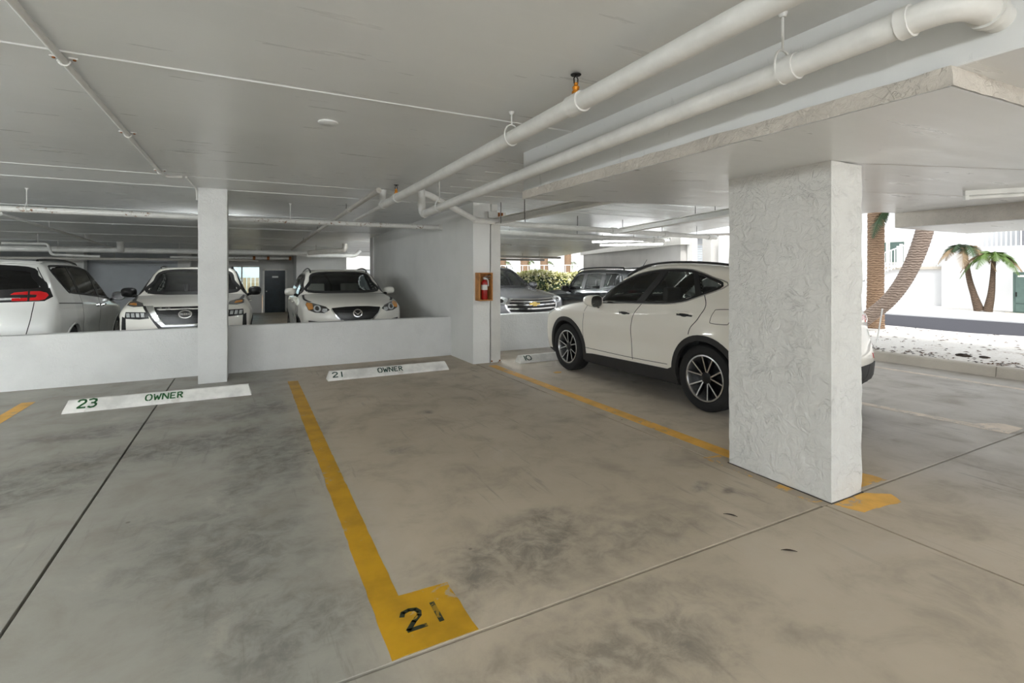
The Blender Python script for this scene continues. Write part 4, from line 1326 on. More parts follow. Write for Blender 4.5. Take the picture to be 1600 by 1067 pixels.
        yo = s.W - (width / 2) - (0.012 if wide is None else wide)
        for xw in s.wheels:
            for sd in (1, -1):
                if first is None:
                    w = link('wheel', tm, 'rubber', s.root, True, 30)
                    first = w
                    for nm, mb, mt in meshes:
                        mb.build(nm, mt, w, nm not in ('spokes', 'spoke_faces'))
                else:
                    w = copy_tree(first, s.root)
                w.location = (s.L / 2 - xw, sd * yo, s.rw)
                w.rotation_euler = (0, 0.3 * xw, 0 if sd > 0 else PI)

    def seats(s, xf, xr, z, mat='seat_dark', wheel_side=1, dash=None):
        def rbox(m, c, sz, tilt=0):
            me = MB().box(tuple(-v / 2 for v in sz), tuple(v / 2 for v in sz))
            M = Matrix.Translation(c) @ Matrix.Rotation(tilt, 4, 'Y')
            m.add([M @ Vector(v) for v in me.v], me.f)
        cx = lambda x: s.L / 2 - x
        def seat(x, y, w, name):
            m = MB()
            rbox(m, (cx(x), y, z + .02), (.50, w, .16))
            rbox(m, (cx(x + .30), y, z + .33), (.13, w, .58), -0.22)
            hr = MB(); rbox(hr, (cx(x + .40), y, z + .70), (.09, min(.27, w * .55), .19), -0.15)
            o = m.build(name, mat, s.root, True, bevel=0.04, bseg=3)
            hr.build('headrest', mat, o, True, bevel=0.035, bseg=3)
        for y in (-.37, .37): seat(xf, y, .5, 'front_seat')
        for y in (-.38, .38): seat(xr, y, .58, 'rear_seat')
        xd = dash
        m = MB(); rbox(m, (cx(xd), 0, z + .34), (.42, s.W * 1.45, .26))
        m.build('dashboard', 'cabin_dark', s.root, True, bevel=0.06, bseg=3)
        ctr = Vector((cx(xd + .33), wheel_side * .37, z + .40))
        M = Matrix.Translation(ctr) @ Matrix.Rotation(-1.1, 4, 'Y')
        sw = MB().tube([M @ Vector((.18 * math.cos(a), .18 * math.sin(a), 0)) for a in np.linspace(0, 2 * PI, 25)], .014, 8, False)
        for a in (0, PI * .62, -PI * .62): sw.tube([M @ Vector((0, 0, 0)), M @ Vector((.18 * math.cos(a), .18 * math.sin(a), 0))], .014, 6)
        sw.build('steering_wheel', 'trim_black', s.root, True)

    def plate(s, y, z, w, h, view, mat='label_white'):
        return s.patch('number_plate', [(y - w / 2, z - h / 2), (y + w / 2, z - h / 2), (y + w / 2, z + h / 2), (y - w / 2, z + h / 2)], view, mat, 0.012, 1, 0.08, 0.012)

    def rails(s, x0, x1, y, off=0.045, r=0.016, mat='trim_black'):
        for sd in (1, -1):
            xs = np.linspace(x0, x1, 24)
            P = s.proj([(x, y) for x in xs], 'top', 1, off)
            e = s.proj([(x0 - .02, y), (x1 + .02, y)], 'top', 1, -0.005)
            pts = [e[0]] + list(P) + [e[1]]
            MB().tube([(p[0], p[1] * sd, p[2]) for p in pts], r, 8).build('roof_rail', mat, s.root, True)

def ell(cx, cz, rx, rz, n=20):
    return [(cx + rx * math.cos(a), cz + rz * math.sin(a)) for a in np.linspace(0, 2 * PI, n + 1)[:-1]]
mir = lambda poly: [(-a, b) for a, b in poly]
def arch(xw, zw, r0, r1, a0, a1, n=28):
    A = np.linspace(a0, a1, n)
    return [(xw + r1 * math.cos(a), zw + r1 * math.sin(a)) for a in A] + [(xw + r0 * math.cos(a), zw + r0 * math.sin(a)) for a in A[::-1]]

SECT = [(0.1, .90), (.22, .94), (.38, .975), (.6, .998), (.8, 1.0), (.95, .99), (1.08, .955), (1.2, .91), (1.35, .84), (1.5, .765), (1.65, .70), (1.9, .62)]

# ------------------------------------------------------------------ pearl white crossover in the bay beside the pier
c = Car('crossover_car', (5.385, 5.236, 0), (0, 0, PI / 2), 'pearl white crossover car with dark wheel arch cladding parked beside the thick pier', 4.66, 0.93,
        [(.14, .27), (.02, .42), (0, .62), (.05, .83), (.2, .96), (.6, 1.06), (1.15, 1.145), (1.45, 1.20), (1.75, 1.37), (2.08, 1.525), (2.45, 1.63), (2.85, 1.672), (3.25, 1.672), (3.75, 1.635), (4.1, 1.575), (4.27, 1.47), (4.45, 1.24), (4.58, 1.10), (4.6, .95), (4.64, .78), (4.66, .55), (4.56, .34), (4.0, .25), (2.4, .22), (.6, .22)],
        [(0, .86), (.35, .95), (.85, 1.0), (1.5, .985), (2.6, .985), (3.6, 1.005), (4.2, .96), (4.66, .86)],
        SECT, .30, .20, .045, (.96, 3.65), .372, .425, 'paint_pearl', 0.02)
LXF = [(1.70, 1.135), (1.80, 1.225), (2.05, 1.375), (2.38, 1.495), (2.66, 1.542), (2.79, 1.55), (2.52, 1.165)]
LXR = [(2.63, 1.17), (2.89, 1.553), (3.18, 1.553), (3.32, 1.542), (3.46, 1.285), (3.17, 1.20)]
LXQ = [(3.39, 1.528), (3.55, 1.485), (3.74, 1.40), (3.53, 1.305)]
LXO = [(1.68, 1.12), (1.80, 1.235), (2.05, 1.388), (2.38, 1.508), (2.76, 1.563), (3.2, 1.566), (3.42, 1.53), (3.60, 1.475), (3.77, 1.40), (3.50, 1.28), (3.17, 1.188), (2.5, 1.15)]
WSL = [(-.60, 1.20), (-.47, 1.575), (0, 1.60), (.47, 1.575), (.60, 1.20), (0, 1.19)]
RWL = [(-.50, 1.22), (-.48, 1.46), (.48, 1.46), (.50, 1.22)]
c.holes = [('side', LXF), ('side', LXR), ('side', LXQ), ('front', WSL), ('rear', RWL)]
c.body((1.3, 4.35, .42))
c.side_glass([LXF, LXR, LXQ], LXO, 'car_glass_clear', [(1.66, 1.118), (2.5, 1.135), (3.17, 1.172), (3.50, 1.262), (3.84, 1.405), (3.62, 1.49), (3.42, 1.548), (3.2, 1.585), (2.76, 1.582), (2.38, 1.525), (2.05, 1.405)],
             [[(2.50, 1.16), (2.64, 1.16), (2.90, 1.558), (2.78, 1.558)], [(3.45, 1.28), (3.53, 1.30), (3.40, 1.53), (3.31, 1.545)]])
c.patch('windshield', WSL, 'front', 'car_glass', 0.003, 1, 0.06, 0.004)
c.strip('windshield_surround', WSL, 'front', 'trim_black', 0.05, 0.006, 1, True, sub=4)
c.patch('rear_window', RWL, 'rear', 'car_glass_dark', 0.003, 1, 0.06, 0.004)
for sd in (1, -1):
    c.strip('door_seam', [(2.62, 1.16), (2.52, 1.03), (2.465, .88), (2.45, .62), (2.47, .40)], 'side', 'trim_black', .009, .0015, sd)
    c.strip('door_seam', [(3.56, 1.31), (3.63, 1.18), (3.58, 1.04), (3.48, .92), (3.455, .84)], 'side', 'trim_black', .009, .0015, sd)
    c.strip('door_seam', [(1.50, 1.09), (1.43, .97), (1.395, .67), (1.40, .42)], 'side', 'plastic_dark', .006, .0012, sd)
    c.strip('door_seam', [(1.40, .42), (2.4, .42), (3.1, .44)], 'side', 'plastic_dark', .007, .0012, sd)
    c.strip('hood_seam', [(.42, .93), (.74, 1.015), (1.2, 1.095), (1.55, 1.165)], 'side', 'plastic_dark', .008, .0015, sd)
    c.patch('arch_cladding', arch(.96, .372, .415, .478, -.32, PI + .30), 'side', 'plastic_dark', .012, sd, .04, .05)
    c.patch('arch_cladding', arch(3.65, .372, .415, .478, -.25, PI + .32), 'side', 'plastic_dark', .012, sd, .04, .05)
    c.patch('sill_cladding', [(1.36, .235), (1.39, .33), (1.6, .35), (3.1, .385), (3.2, .43), (3.25, .30), (3.20, .25), (2.3, .215)], 'side', 'plastic_dark', .014, sd, .05, .05)
    c.patch('headlight', [(.22, .80), (.30, .87), (.62, .96), (.60, .93), (.42, .86)], 'side', 'lamp_clear', .006, sd, .03, .01)
    c.patch('tail_light', [(4.18, 1.02), (4.30, 1.08), (4.50, 1.08), (4.50, 1.0), (4.3, .99)], 'side', 'lamp_red', .006, sd, .03, .01)
    c.patch('bumper_reflector', [(4.40, .60), (4.54, .60), (4.54, .66), (4.40, .65)], 'side', 'lamp_red', .006, sd, .03, .01)
    c.patch('rear_bumper_skirt', [(4.1, .30), (4.08, .46), (4.25, .56), (4.60, .56), (4.60, .36), (4.4, .30)], 'side', 'plastic_dark', .012, sd, .04, .03)
if True:
    c.strip('fuel_flap_seam', [(3.79, 1.14), (3.97, 1.15), (4.00, 1.12), (3.96, 1.01), (3.92, .99), (3.75, .99), (3.73, 1.02), (3.76, 1.12)], 'side', 'plastic_dark', .006, .0012, 1, True)
c.patch('tail_light_bar', [(-.72, 1.03), (.72, 1.03), (.72, 1.075), (-.72, 1.075)], 'rear', 'lamp_red', .006, 1, .05, .01)
c.patch('rear_bumper_cover', [(-.62, .36), (.62, .36), (.70, .56), (-.70, .56)], 'rear', 'plastic_dark', .010, 1, .06, .02)
c.plate(0, .86, .31, .155, 'rear')
c.patch('grille', [(-.30, .34), (-.44, .55), (-.36, .78), (-.22, .86), (.22, .86), (.36, .78), (.44, .55), (.30, .34)], 'front', 'grille_black', .006, 1, .05, .01)
c.patch('front_lip', [(-.8, .26), (-.78, .33), (.78, .33), (.8, .26)], 'front', 'plastic_dark', .012, 1, .06, .02)
c.handle(2.21, 2.44, 1.015, 'paint_pearl'); c.handle(3.24, 3.50, 1.065, 'paint_pearl')
c.mirror(1.74, 1.12, 'paint_pearl', .20, .17, .27, .14)
c.rails(2.1, 3.95, .62, .03, .014, 'plastic_dark')
c.wheel('machined', width=.235, rim_r=.255)
c.seats(2.25, 3.15, .55, 'seat_dark', 1, 1.62)
lexus = c

# ------------------------------------------------------------------ white car with black mirrors (bay behind 23)
c = Car('crossover_car', (-0.85, 9.24 + 2.33, rear_z(11.6)), (0, -0.02, -PI / 2), 'white crossover car with black mirrors facing the low wall behind the slim column', 4.66, 0.92,
        [(.12, .28), (.02, .45), (0, .70), (.03, .93), (.12, 1.05), (.5, 1.13), (1.0, 1.19), (1.2, 1.22), (1.55, 1.43), (1.85, 1.60), (2.2, 1.685), (2.7, 1.71), (3.4, 1.68), (4.0, 1.60), (4.25, 1.5), (4.5, 1.15), (4.62, 1.0), (4.66, .6), (4.56, .35), (4.0, .26), (.6, .22)],
        [(0, .87), (.3, .95), (.8, 1.0), (2.5, .99), (3.7, 1.0), (4.66, .87)],
        SECT, .34, .2, .035, (.93, 3.635), .36, .41, 'paint_white_warm', 0.028)
SF = [(1.55, 1.16), (1.78, 1.38), (2.05, 1.53), (2.5, 1.59), (2.45, 1.17)]
SR = [(2.58, 1.17), (2.62, 1.59), (3.3, 1.57), (3.7, 1.48), (3.95, 1.28), (3.5, 1.19)]
SO = [(1.52, 1.15), (1.78, 1.40), (2.05, 1.55), (2.55, 1.61), (3.3, 1.59), (3.72, 1.5), (3.98, 1.28), (3.5, 1.175), (2.5, 1.155)]
WS = [(-.68, 1.24), (-.62, 1.42), (-.52, 1.60), (0, 1.625), (.52, 1.60), (.62, 1.42), (.68, 1.24), (0, 1.215)]
c.holes = [('side', SF), ('side', SR), ('front', WS)]
c.body((1.1, 4.3, .42))
c.side_glass([SF, SR], SO, 'car_glass', None, [[(2.44, 1.16), (2.59, 1.16), (2.63, 1.595), (2.49, 1.595)]])
c.patch('windshield', WS, 'front', 'car_glass', .003, 1, .06, .004)
c.strip('windshield_surround', WS, 'front', 'trim_black', .05, .006, 1, True, sub=4)
c.patch('grille', [(-.42, 1.02), (-.36, .88), (-.26, .75), (.26, .75), (.36, .88), (.42, 1.02)], 'front', 'grille_black', .004, 1, .05, .01)
for k in range(9):
    z = .78 + k * .027
    w = .27 + (z - .75) * .48
    c.strip('grille_bar', [(-w, z), (0, z), (w, z)], 'front', 'trim_black', .008, .010, 1, sub=0)
for sg in (1, -1):
    M_ = (lambda p: p) if sg > 0 else mir
    c.patch('chrome_wing', M_([(.43, 1.03), (.53, 1.03), (.38, .80), (.30, .715), (0, .70), (0, .735), (.25, .745), (.31, .80)]), 'front', 'chrome', .014, 1, .05, .02)
    c.patch('black_wing', M_([(.53, 1.035), (.575, 1.035), (.42, .80), (.345, .69), (0, .665), (0, .70), (.30, .715), (.38, .80)]), 'front', 'trim_black', .009, 1, .05, .02)
    c.patch('upper_lamp', M_([(.56, 1.035), (.60, 1.075), (.74, 1.105), (.80, 1.09), (.80, 1.045), (.70, 1.025)]), 'front', 'lamp_smoke', .008, 1, .03, .012)
    c.patch('turn_signal', M_([(.66, 1.045), (.68, 1.072), (.78, 1.085), (.78, 1.055)]), 'front', 'lamp_amber', .012, 1, .03, .01)
    hl = c.patch('headlight', M_([(.47, .85), (.50, .945), (.79, .95), (.80, .85), (.6, .838)]), 'front', 'grille_black', .008, 1, .03, .015)
    for q in range(4):
        c.patch('led_lens', M_([(.53 + q * .065, .87), (.54 + q * .065, .93), (.583 + q * .065, .93), (.573 + q * .065, .87)]), 'front', 'lamp_clear', .014, 1, .02, .008, hl)
    c.patch('bumper_slot', M_([(.78, .62), (.79, .86), (.835, .88), (.84, .62)]), 'front', 'trim_black', .008, 1, .03, .015)
# badge: ring with a bar carrying the name
B = lambda pts, mat, off, nm='badge': c.strip(nm, pts, 'front', mat, .016, off, 1, True, sub=3)
bd = c.strip('badge', ell(0, .90, .082, .055), 'front', 'chrome', .017, .022, 1, True, sub=2)
c.patch('badge_bar', [(-.088, .883), (.088, .883), (.088, .917), (-.088, .917)], 'front', 'chrome', .026, 1, .03, .015, bd)
def letters_front(car, text, y0, z0, w, h, off, mat, parent):
    """letters on a front panel, read from outside"""
    m = MB()
    lm = lettering(text, w, h, lambda a, b, d: (a, b, d), 0.16, 0.002)
    P = np.array([(y0 - v[0], z0 + v[1]) for v in lm.v])
    offs = np.array([off + v[2] for v in lm.v])
    P[:, 0] *= -1                                   # nose looks along -y of the picture plane
    R = car.proj(P, 'front', 1, offs)
    R[:, 1] *= 1
    m.add(R.tolist(), lm.f)
    return m.build('badge_letters', mat, parent)
letters_front(c, 'NISSAN', .070, .888, .14, .024, .027, 'trim_black', bd)
c.plate(0, .55, .31, .15, 'front', 'plastic_dark')
c.mirror(1.62, 1.22, 'trim_black', .22, .17, .15, .15)
c.handle(2.15, 2.4, 1.02); c.handle(3.15, 3.4, 1.04)
c.rails(2.25, 3.9, .58, .022, .015)
for sd in (1, -1):
    c.patch('arch_cladding', arch(.93, .36, .40, .45, -.3, PI + .3), 'side', 'plastic_dark', .01, sd, .05, .04)
    c.patch('arch_cladding', arch(3.635, .36, .40, .45, -.3, PI + .3), 'side', 'plastic_dark', .01, sd, .05, .04)
    c.strip('door_seam', [(2.52, 1.16), (2.5, .8), (2.48, .4)], 'side', 'trim_black', .008, .0015, sd)
    c.strip('hood_seam', [(.35, 1.055), (.8, 1.115), (1.3, 1.165)], 'side', 'plastic_dark', .008, .0015, sd)
c.wheel('plain', 10)
c.seats(2.2, 3.1, .58, 'seat_dark', 1, 1.5)

# ------------------------------------------------------------------ white car beside the cross wall
c = Car('crossover_car', (1.77, 9.30 + 2.28, rear_z(11.6)), (0, -0.02, -PI / 2), 'white crossover car with white mirrors and shield grille beside the tall cross wall', 4.55, 0.92,
        [(.12, .28), (.02, .42), (0, .66), (.02, .86), (.12, .98), (.5, 1.08), (1.0, 1.15), (1.25, 1.19), (1.6, 1.41), (1.95, 1.58), (2.3, 1.65), (2.8, 1.67), (3.5, 1.63), (4.0, 1.55), (4.2, 1.44), (4.42, 1.12), (4.5, .95), (4.55, .6), (4.45, .34), (4.0, .25), (.6, .22)],
        [(0, .85), (.3, .94), (.8, 1.0), (2.5, .985), (3.6, 1.0), (4.55, .86)],
        SECT, .36, .2, .035, (.92, 3.62), .355, .40, 'paint_white_warm', 0.028)
SF = [(1.6, 1.13), (1.85, 1.36), (2.1, 1.49), (2.5, 1.545), (2.45, 1.13)]
SR = [(2.58, 1.13), (2.62, 1.55), (3.3, 1.525), (3.65, 1.44), (3.85, 1.27), (3.5, 1.16)]
SO = [(1.57, 1.12), (1.85, 1.38), (2.1, 1.51), (2.55, 1.565), (3.3, 1.545), (3.67, 1.46), (3.88, 1.27), (3.5, 1.145), (2.5, 1.115)]
WS = [(-.69, 1.205), (-.62, 1.39), (-.53, 1.555), (0, 1.585), (.53, 1.555), (.62, 1.39), (.69, 1.205), (0, 1.185)]
c.holes = [('side', SF), ('side', SR), ('front', WS)]
c.body((1.15, 4.2, .42))
c.side_glass([SF, SR], SO, 'car_glass_clear', None, [[(2.44, 1.12), (2.59, 1.12), (2.63, 1.555), (2.49, 1.55)]])
c.patch('windshield', WS, 'front', 'car_glass_clear', .003, 1, .06, .004)
c.strip('windshield_surround', WS, 'front', 'trim_black', .045, .006, 1, True, sub=4)
gr = c.patch('grille', [(-.43, .915), (-.40, .84), (-.28, .71), (-.15, .665), (.15, .665), (.28, .71), (.40, .84), (.43, .915), (.2, .935), (0, .94), (-.2, .935)], 'front', 'grille_black', .004, 1, .05, .01)
for z in (.72, .77, .82, .87):
    w = .24 + (z - .7) * .75
    c.strip('grille_bar', [(-w, z), (0, z), (w, z)], 'front', 'trim_black', .014, .012, 1, sub=0)
for sg in (1, -1):
    M_ = (lambda p: p) if sg > 0 else mir
    c.strip('grille_chrome', M_([(.43, .90), (.39, .82), (.28, .70), (.15, .655), (0, .648)]), 'front', 'chrome', .016, .014, 1)
    hl = c.patch('headlight', M_([(.46, .885), (.52, .94), (.70, .995), (.80, 1.015), (.83, .97), (.80, .885), (.70, .84), (.55, .83)]), 'front', 'lamp_smoke', .006, 1, .03, .012)
    c.patch('turn_signal', M_([(.72, .90), (.72, .985), (.80, 1.005), (.825, .97), (.79, .885)]), 'front', 'lamp_amber', .012, 1, .025, .01, hl)
    c.patch('lamp_ring', M_(ell(.655, .905, .058, .055)), 'front', 'lamp_clear', .016, 1, .02, .012, hl)
    c.patch('lamp_lens', M_(ell(.655, .905, .032, .032)), 'front', 'lamp_smoke', .022, 1, .02, .008, hl)
    c.patch('side_lens', M_([(.50, .85), (.50, .90), (.57, .905), (.585, .86), (.55, .838)]), 'front', 'lamp_clear', .016, 1, .02, .012, hl)
    c.patch('fog_slot', M_([(.48, .56), (.50, .66), (.80, .70), (.78, .60)]), 'front', 'trim_black', .008, 1, .03, .012)
bd = c.strip('badge', ell(0, .815, .072, .062), 'front', 'chrome', .017, .022, 1, True, sub=2)
for sg in (1, -1):
    c.strip('badge_wing', [(0, .795), (sg * .028, .815), (sg * .062, .845)], 'front', 'chrome', .014, .022, 1, parent=bd)
c.mirror(1.68, 1.18, 'paint_white_warm', .22, .16, .15, .15)
c.handle(2.15, 2.4, .98); c.handle(3.15, 3.4, 1.0)
c.rails(2.1, 3.8, .58, .035, .016)
for sd in (1, -1):
    c.patch('arch_cladding', arch(.92, .355, .39, .43, -.3, PI + .3), 'side', 'plastic_dark', .008, sd, .05, .04)
    c.patch('arch_cladding', arch(3.62, .355, .39, .43, -.3, PI + .3), 'side', 'plastic_dark', .008, sd, .05, .04)
    c.strip('door_seam', [(2.52, 1.12), (2.5, .8), (2.48, .4)], 'side', 'trim_black', .008, .0015, sd)
    c.strip('door_seam', [(1.5, 1.0), (1.42, .8), (1.4, .4)], 'side', 'trim_black', .008, .0015, sd)
    c.strip('hood_seam', [(.55, 1.02), (.9, 1.07), (1.4, 1.14)], 'side', 'plastic_dark', .008, .0015, sd)
c.wheel('plain', 10)
c.seats(2.2, 3.05, .56, 'seat_pale', 1, 1.5)

# ------------------------------------------------------------------ white minivan, seen from behind
c = Car('minivan', (-3.47, 9.38 + 2.585, rear_z(11.9)), (0, 0.02, PI / 2), 'white minivan with red tail lights and dark windows parked beyond the low wall', 5.17, 1.01,
        [(.14, .28), (.02, .42), (0, .60), (.05, .78), (.25, .90), (.7, 1.03), (1.1, 1.12), (1.3, 1.17), (1.75, 1.43), (2.2, 1.64), (2.6, 1.73), (3.2, 1.775), (4.0, 1.77), (4.6, 1.74), (4.85, 1.68), (5.0, 1.42), (5.08, 1.12), (5.15, .95), (5.17, .6), (5.1, .34), (4.5, .25), (.6, .22)],
        [(0, .84), (.3, .93), (.9, 1.0), (2.5, .99), (4.0, 1.0), (4.7, .975), (5.17, .90)],
        [(0.1, .90), (.22, .94), (.38, .975), (.6, .998), (.8, 1.0), (.95, .995), (1.08, .975), (1.2, .945), (1.35, .90), (1.5, .85), (1.65, .79), (1.75, .74), (1.9, .62)],
        .36, .30, .035, (.99, 4.08), .355, .405, 'paint_white', 0.028, k=.09)
SF = [(1.50, 1.12), (1.80, 1.36), (2.1, 1.52), (2.45, 1.61), (2.38, 1.17)]
SR = [(2.50, 1.18), (2.58, 1.63), (3.0, 1.66), (3.62, 1.66), (3.55, 1.24)]
SQ = [(3.66, 1.25), (3.72, 1.655), (4.15, 1.65), (4.46, 1.605), (4.14, 1.30), (4.0, 1.265)]
SO = [(1.46, 1.105), (1.80, 1.38), (2.1, 1.54), (2.5, 1.635), (3.1, 1.685), (4.15, 1.675), (4.50, 1.615), (4.16, 1.29), (4.0, 1.25), (3.5, 1.22), (2.4, 1.155)]
RWP = [(-.78, 1.30), (-.72, 1.50), (-.62, 1.61), (0, 1.64), (.62, 1.61), (.72, 1.50), (.78, 1.30), (0, 1.28)]
WSP = [(-.66, 1.25), (-.58, 1.58), (.58, 1.58), (.66, 1.25)]
c.holes = [('side', SF), ('side', SR), ('side', SQ), ('rear', RWP), ('front', WSP)]
c.body((1.2, 5.0, .45))
c.side_glass([SF, SR, SQ], SO, 'car_glass_dark', None, [[(2.37, 1.16), (2.51, 1.17), (2.59, 1.64), (2.44, 1.62)], [(3.54, 1.23), (3.67, 1.24), (3.73, 1.67), (3.61, 1.67)]])
c.patch('rear_window', RWP, 'rear', 'car_glass_dark', .003, 1, .06, .004)
c.strip('rear_window_surround', RWP, 'rear', 'trim_black', .07, .006, 1, True, sub=4)
c.patch('windshield', WSP, 'front', 'car_glass', .003, 1, .06, .004)
c.patch('rear_black_band', [(-.84, 1.14), (-.91, 1.20), (-.87, 1.33), (0, 1.30), (.87, 1.33), (.91, 1.20), (.84, 1.14), (0, 1.13)], 'rear', 'trim_black', .006, 1, .05, .012)
c.patch('light_bar', [(-.60, 1.165), (.60, 1.165), (.60, 1.195), (-.60, 1.195)], 'rear', 'lamp_clear', .014, 1, .05, .012)
for sg in (1, -1):
    M_ = (lambda p: p) if sg > 0 else mir
    tl = c.patch('tail_light', M_([(.50, 1.24), (.54, 1.27), (.68, 1.285), (.79, 1.285), (.85, 1.26), (.87, 1.22), (.84, 1.165), (.79, 1.15), (.52, 1.15), (.52, 1.19), (.75, 1.195), (.76, 1.235)]), 'rear', 'lamp_red', .014, 1, .03, .014)
    c.strip('lamp_divider', M_([(.68, 1.14), (.68, 1.30)]), 'rear', 'trim_black', .02, .018, 1, sub=0, parent=tl)
    c.strip('tailgate_seam', M_([(.72, 1.64), (.82, 1.42), (.87, 1.30)]), 'rear', 'plastic_dark', .008, .002, 1)
    c.strip('tailgate_seam', M_([(.74, 1.13), (.73, .9), (.68, .62)]), 'rear', 'plastic_dark', .010, .002, 1)
c.strip('tailgate_seam', [(-.68, .62), (0, .60), (.68, .62)], 'rear', 'plastic_dark', .010, .002, 1)
c.strip('roof_spoiler_lip', [(-.72, 1.685), (0, 1.715), (.72, 1.685)], 'rear', 'paint_white', .03, .03, 1)
c.plate(0, .88, .31, .15, 'rear')
for sd in (1, -1):
    c.strip('door_seam', [(3.6, 1.22), (3.6, .9), (3.55, .4)], 'side', 'plastic_dark', .008, .0015, sd)
    c.strip('door_seam', [(2.45, 1.16), (2.44, .8), (2.42, .4)], 'side', 'plastic_dark', .008, .0015, sd)
    for xw in (.99, 4.08):
        c.patch('arch_lip', arch(xw, .355, .392, .415, -.3, PI + .3), 'side', 'paint_white', .008, sd, .05, .05)
    c.strip('slide_rail', [(3.6, 1.06), (4.7, 1.10)], 'side', 'plastic_dark', .012, .0015, sd, sub=0)
c.handle(2.15, 2.38, .99, 'chrome'); c.handle(2.52, 2.75, 1.0, 'chrome')
c.mirror(1.58, 1.13, 'paint_white', .22, .18, .15, .16)
c.rails(2.6, 4.5, .66, .03, .018)
c.wheel('plain', 10)
c.seats(2.2, 3.2, .60, 'seat_dark', 1, 1.55)

# ------------------------------------------------------------------ grey car beyond the right-hand low wall
c = Car('suv_car', (5.42, 9.2 + 2.6, rear_z(11.8)), (0, -0.02, -PI / 2), 'grey SUV with chrome barred grille and gold badge behind the right low wall', 5.18, 0.995,
        [(.12, .30), (.02, .45), (0, .72), (.02, .95), (.14, 1.05), (.6, 1.13), (1.1, 1.20), (1.35, 1.24), (1.75, 1.48), (2.1, 1.66), (2.5, 1.74), (3.2, 1.78), (4.2, 1.75), (4.75, 1.66), (5.0, 1.25), (5.14, 1.0), (5.18, .6), (5.1, .36), (4.5, .27), (.6, .24)],
        [(0, .87), (.3, .95), (.9, 1.0), (2.5, .99), (4.2, 1.0), (5.18, .88)],
        SECT, .34, .2, .035, (.98, 4.05), .375, .425, 'paint_grey', 0.03)
SF = [(1.75, 1.19), (2.0, 1.43), (2.25, 1.58), (2.65, 1.64), (2.55, 1.2)]
SR = [(2.68, 1.2), (2.78, 1.65), (3.6, 1.64), (3.6, 1.22)]
SQ = [(3.72, 1.23), (3.72, 1.63), (4.4, 1.58), (4.6, 1.3)]
SO = [(1.71, 1.18), (2.0, 1.45), (2.25, 1.6), (2.7, 1.665), (3.6, 1.66), (4.42, 1.6), (4.65, 1.29), (3.7, 1.21), (2.6, 1.185)]
WS = [(-.72, 1.26), (-.65, 1.46), (-.56, 1.635), (0, 1.665), (.56, 1.635), (.65, 1.46), (.72, 1.26), (0, 1.24)]
c.holes = [('side', SF), ('side', SR), ('side', SQ), ('front', WS)]
c.body((1.3, 4.7, .45))
c.side_glass([SF, SR, SQ], SO, 'car_glass_clear', None, [[(2.54, 1.19), (2.69, 1.19), (2.79, 1.655), (2.64, 1.65)], [(3.59, 1.21), (3.73, 1.22), (3.73, 1.64), (3.59, 1.65)]])
c.patch('windshield', WS, 'front', 'car_glass_clear', .003, 1, .06, .004)
c.strip('windshield_surround', WS, 'front', 'trim_black', .05, .006, 1, True, sub=4)
c.patch('grille', [(-.60, .80), (-.48, .99), (.48, .99), (.60, .80), (.44, .60), (-.44, .60)], 'front', 'grille_black', .004, 1, .06, .01)
for z, w in ((.985, .50), (.935, .54), (.87, .59), (.79, .60), (.71, .53), (.63, .46)):
    c.strip('chrome_bar', [(-w, z), (0, z - .012), (w, z)], 'front', 'chrome', .026, .018, 1, sub=4)
for sg in (1, -1):
    M_ = (lambda p: p) if sg > 0 else mir
    c.strip('grille_frame', M_([(.50, 1.0), (.62, .87), (.60, .80), (.44, .58)]), 'front', 'chrome', .035, .022, 1, sub=0)
    hl = c.patch('headlight', M_([(.57, .92), (.56, 1.0), (.70, 1.035), (.84, 1.04), (.85, .96), (.74, .89), (.64, .88)]), 'front', 'lamp_clear', .008, 1, .03, .014)
    c.patch('lamp_lens', M_(ell(.70, .95, .05, .04)), 'front', 'lamp_smoke', .016, 1, .02, .01, hl)
bz = c.patch('badge', [(-.115, .855), (-.045, .855), (-.045, .835), (.045, .835), (.045, .855), (.115, .855), (.125, .895), (.045, .895), (.045, .915), (-.045, .915), (-.045, .895), (-.125, .895)], 'front', 'badge_gold', .034, 1, .03, .02)
c.mirror(1.85, 1.24, 'paint_grey', .22, .18, .15, .16)
c.rails(2.5, 4.5, .62, .03, .016)
c.handle(2.3, 2.52, 1.05, 'chrome')
c.wheel('plain', 12, rim_r=.25)
c.seats(2.35, 3.3, .62, 'seat_dark', 1, 1.65)

# ------------------------------------------------------------------ boxy black car facing the hedge
c = Car('suv_car', (9.42, 14.0 - 2.12, rear_z(11.9)), (0, 0.02, PI / 2), 'boxy black SUV with roof rails and whip aerial facing the hedge', 4.24, 0.90,
        [(.1, .30), (.02, .45), (0, .7), (.02, .95), (.10, 1.05), (.5, 1.10), (1.0, 1.13), (1.2, 1.16), (1.45, 1.42), (1.66, 1.60), (1.9, 1.67), (2.5, 1.69), (3.4, 1.68), (4.0, 1.64), (4.12, 1.5), (4.2, 1.1), (4.24, .7), (4.18, .38), (3.8, .28), (.5, .25)],
        [(0, .92), (.25, .98), (.7, 1.0), (2.5, .99), (3.5, 1.0), (4.24, .93)],
        [(0.1, .92), (.3, .98), (.6, 1.0), (.95, .995), (1.1, .97), (1.3, .92), (1.5, .865), (1.65, .82), (1.9, .76)],
        .18, .12, .03, (.85, 3.42), .35, .41, 'paint_black', 0.03)
SF = [(1.42, 1.12), (1.62, 1.36), (1.80, 1.50), (2.18, 1.53), (2.10, 1.12)]
SR = [(2.26, 1.13), (2.34, 1.53), (3.0, 1.53), (3.0, 1.15)]
SQ = [(3.14, 1.2), (3.14, 1.52), (3.7, 1.5), (3.72, 1.25)]
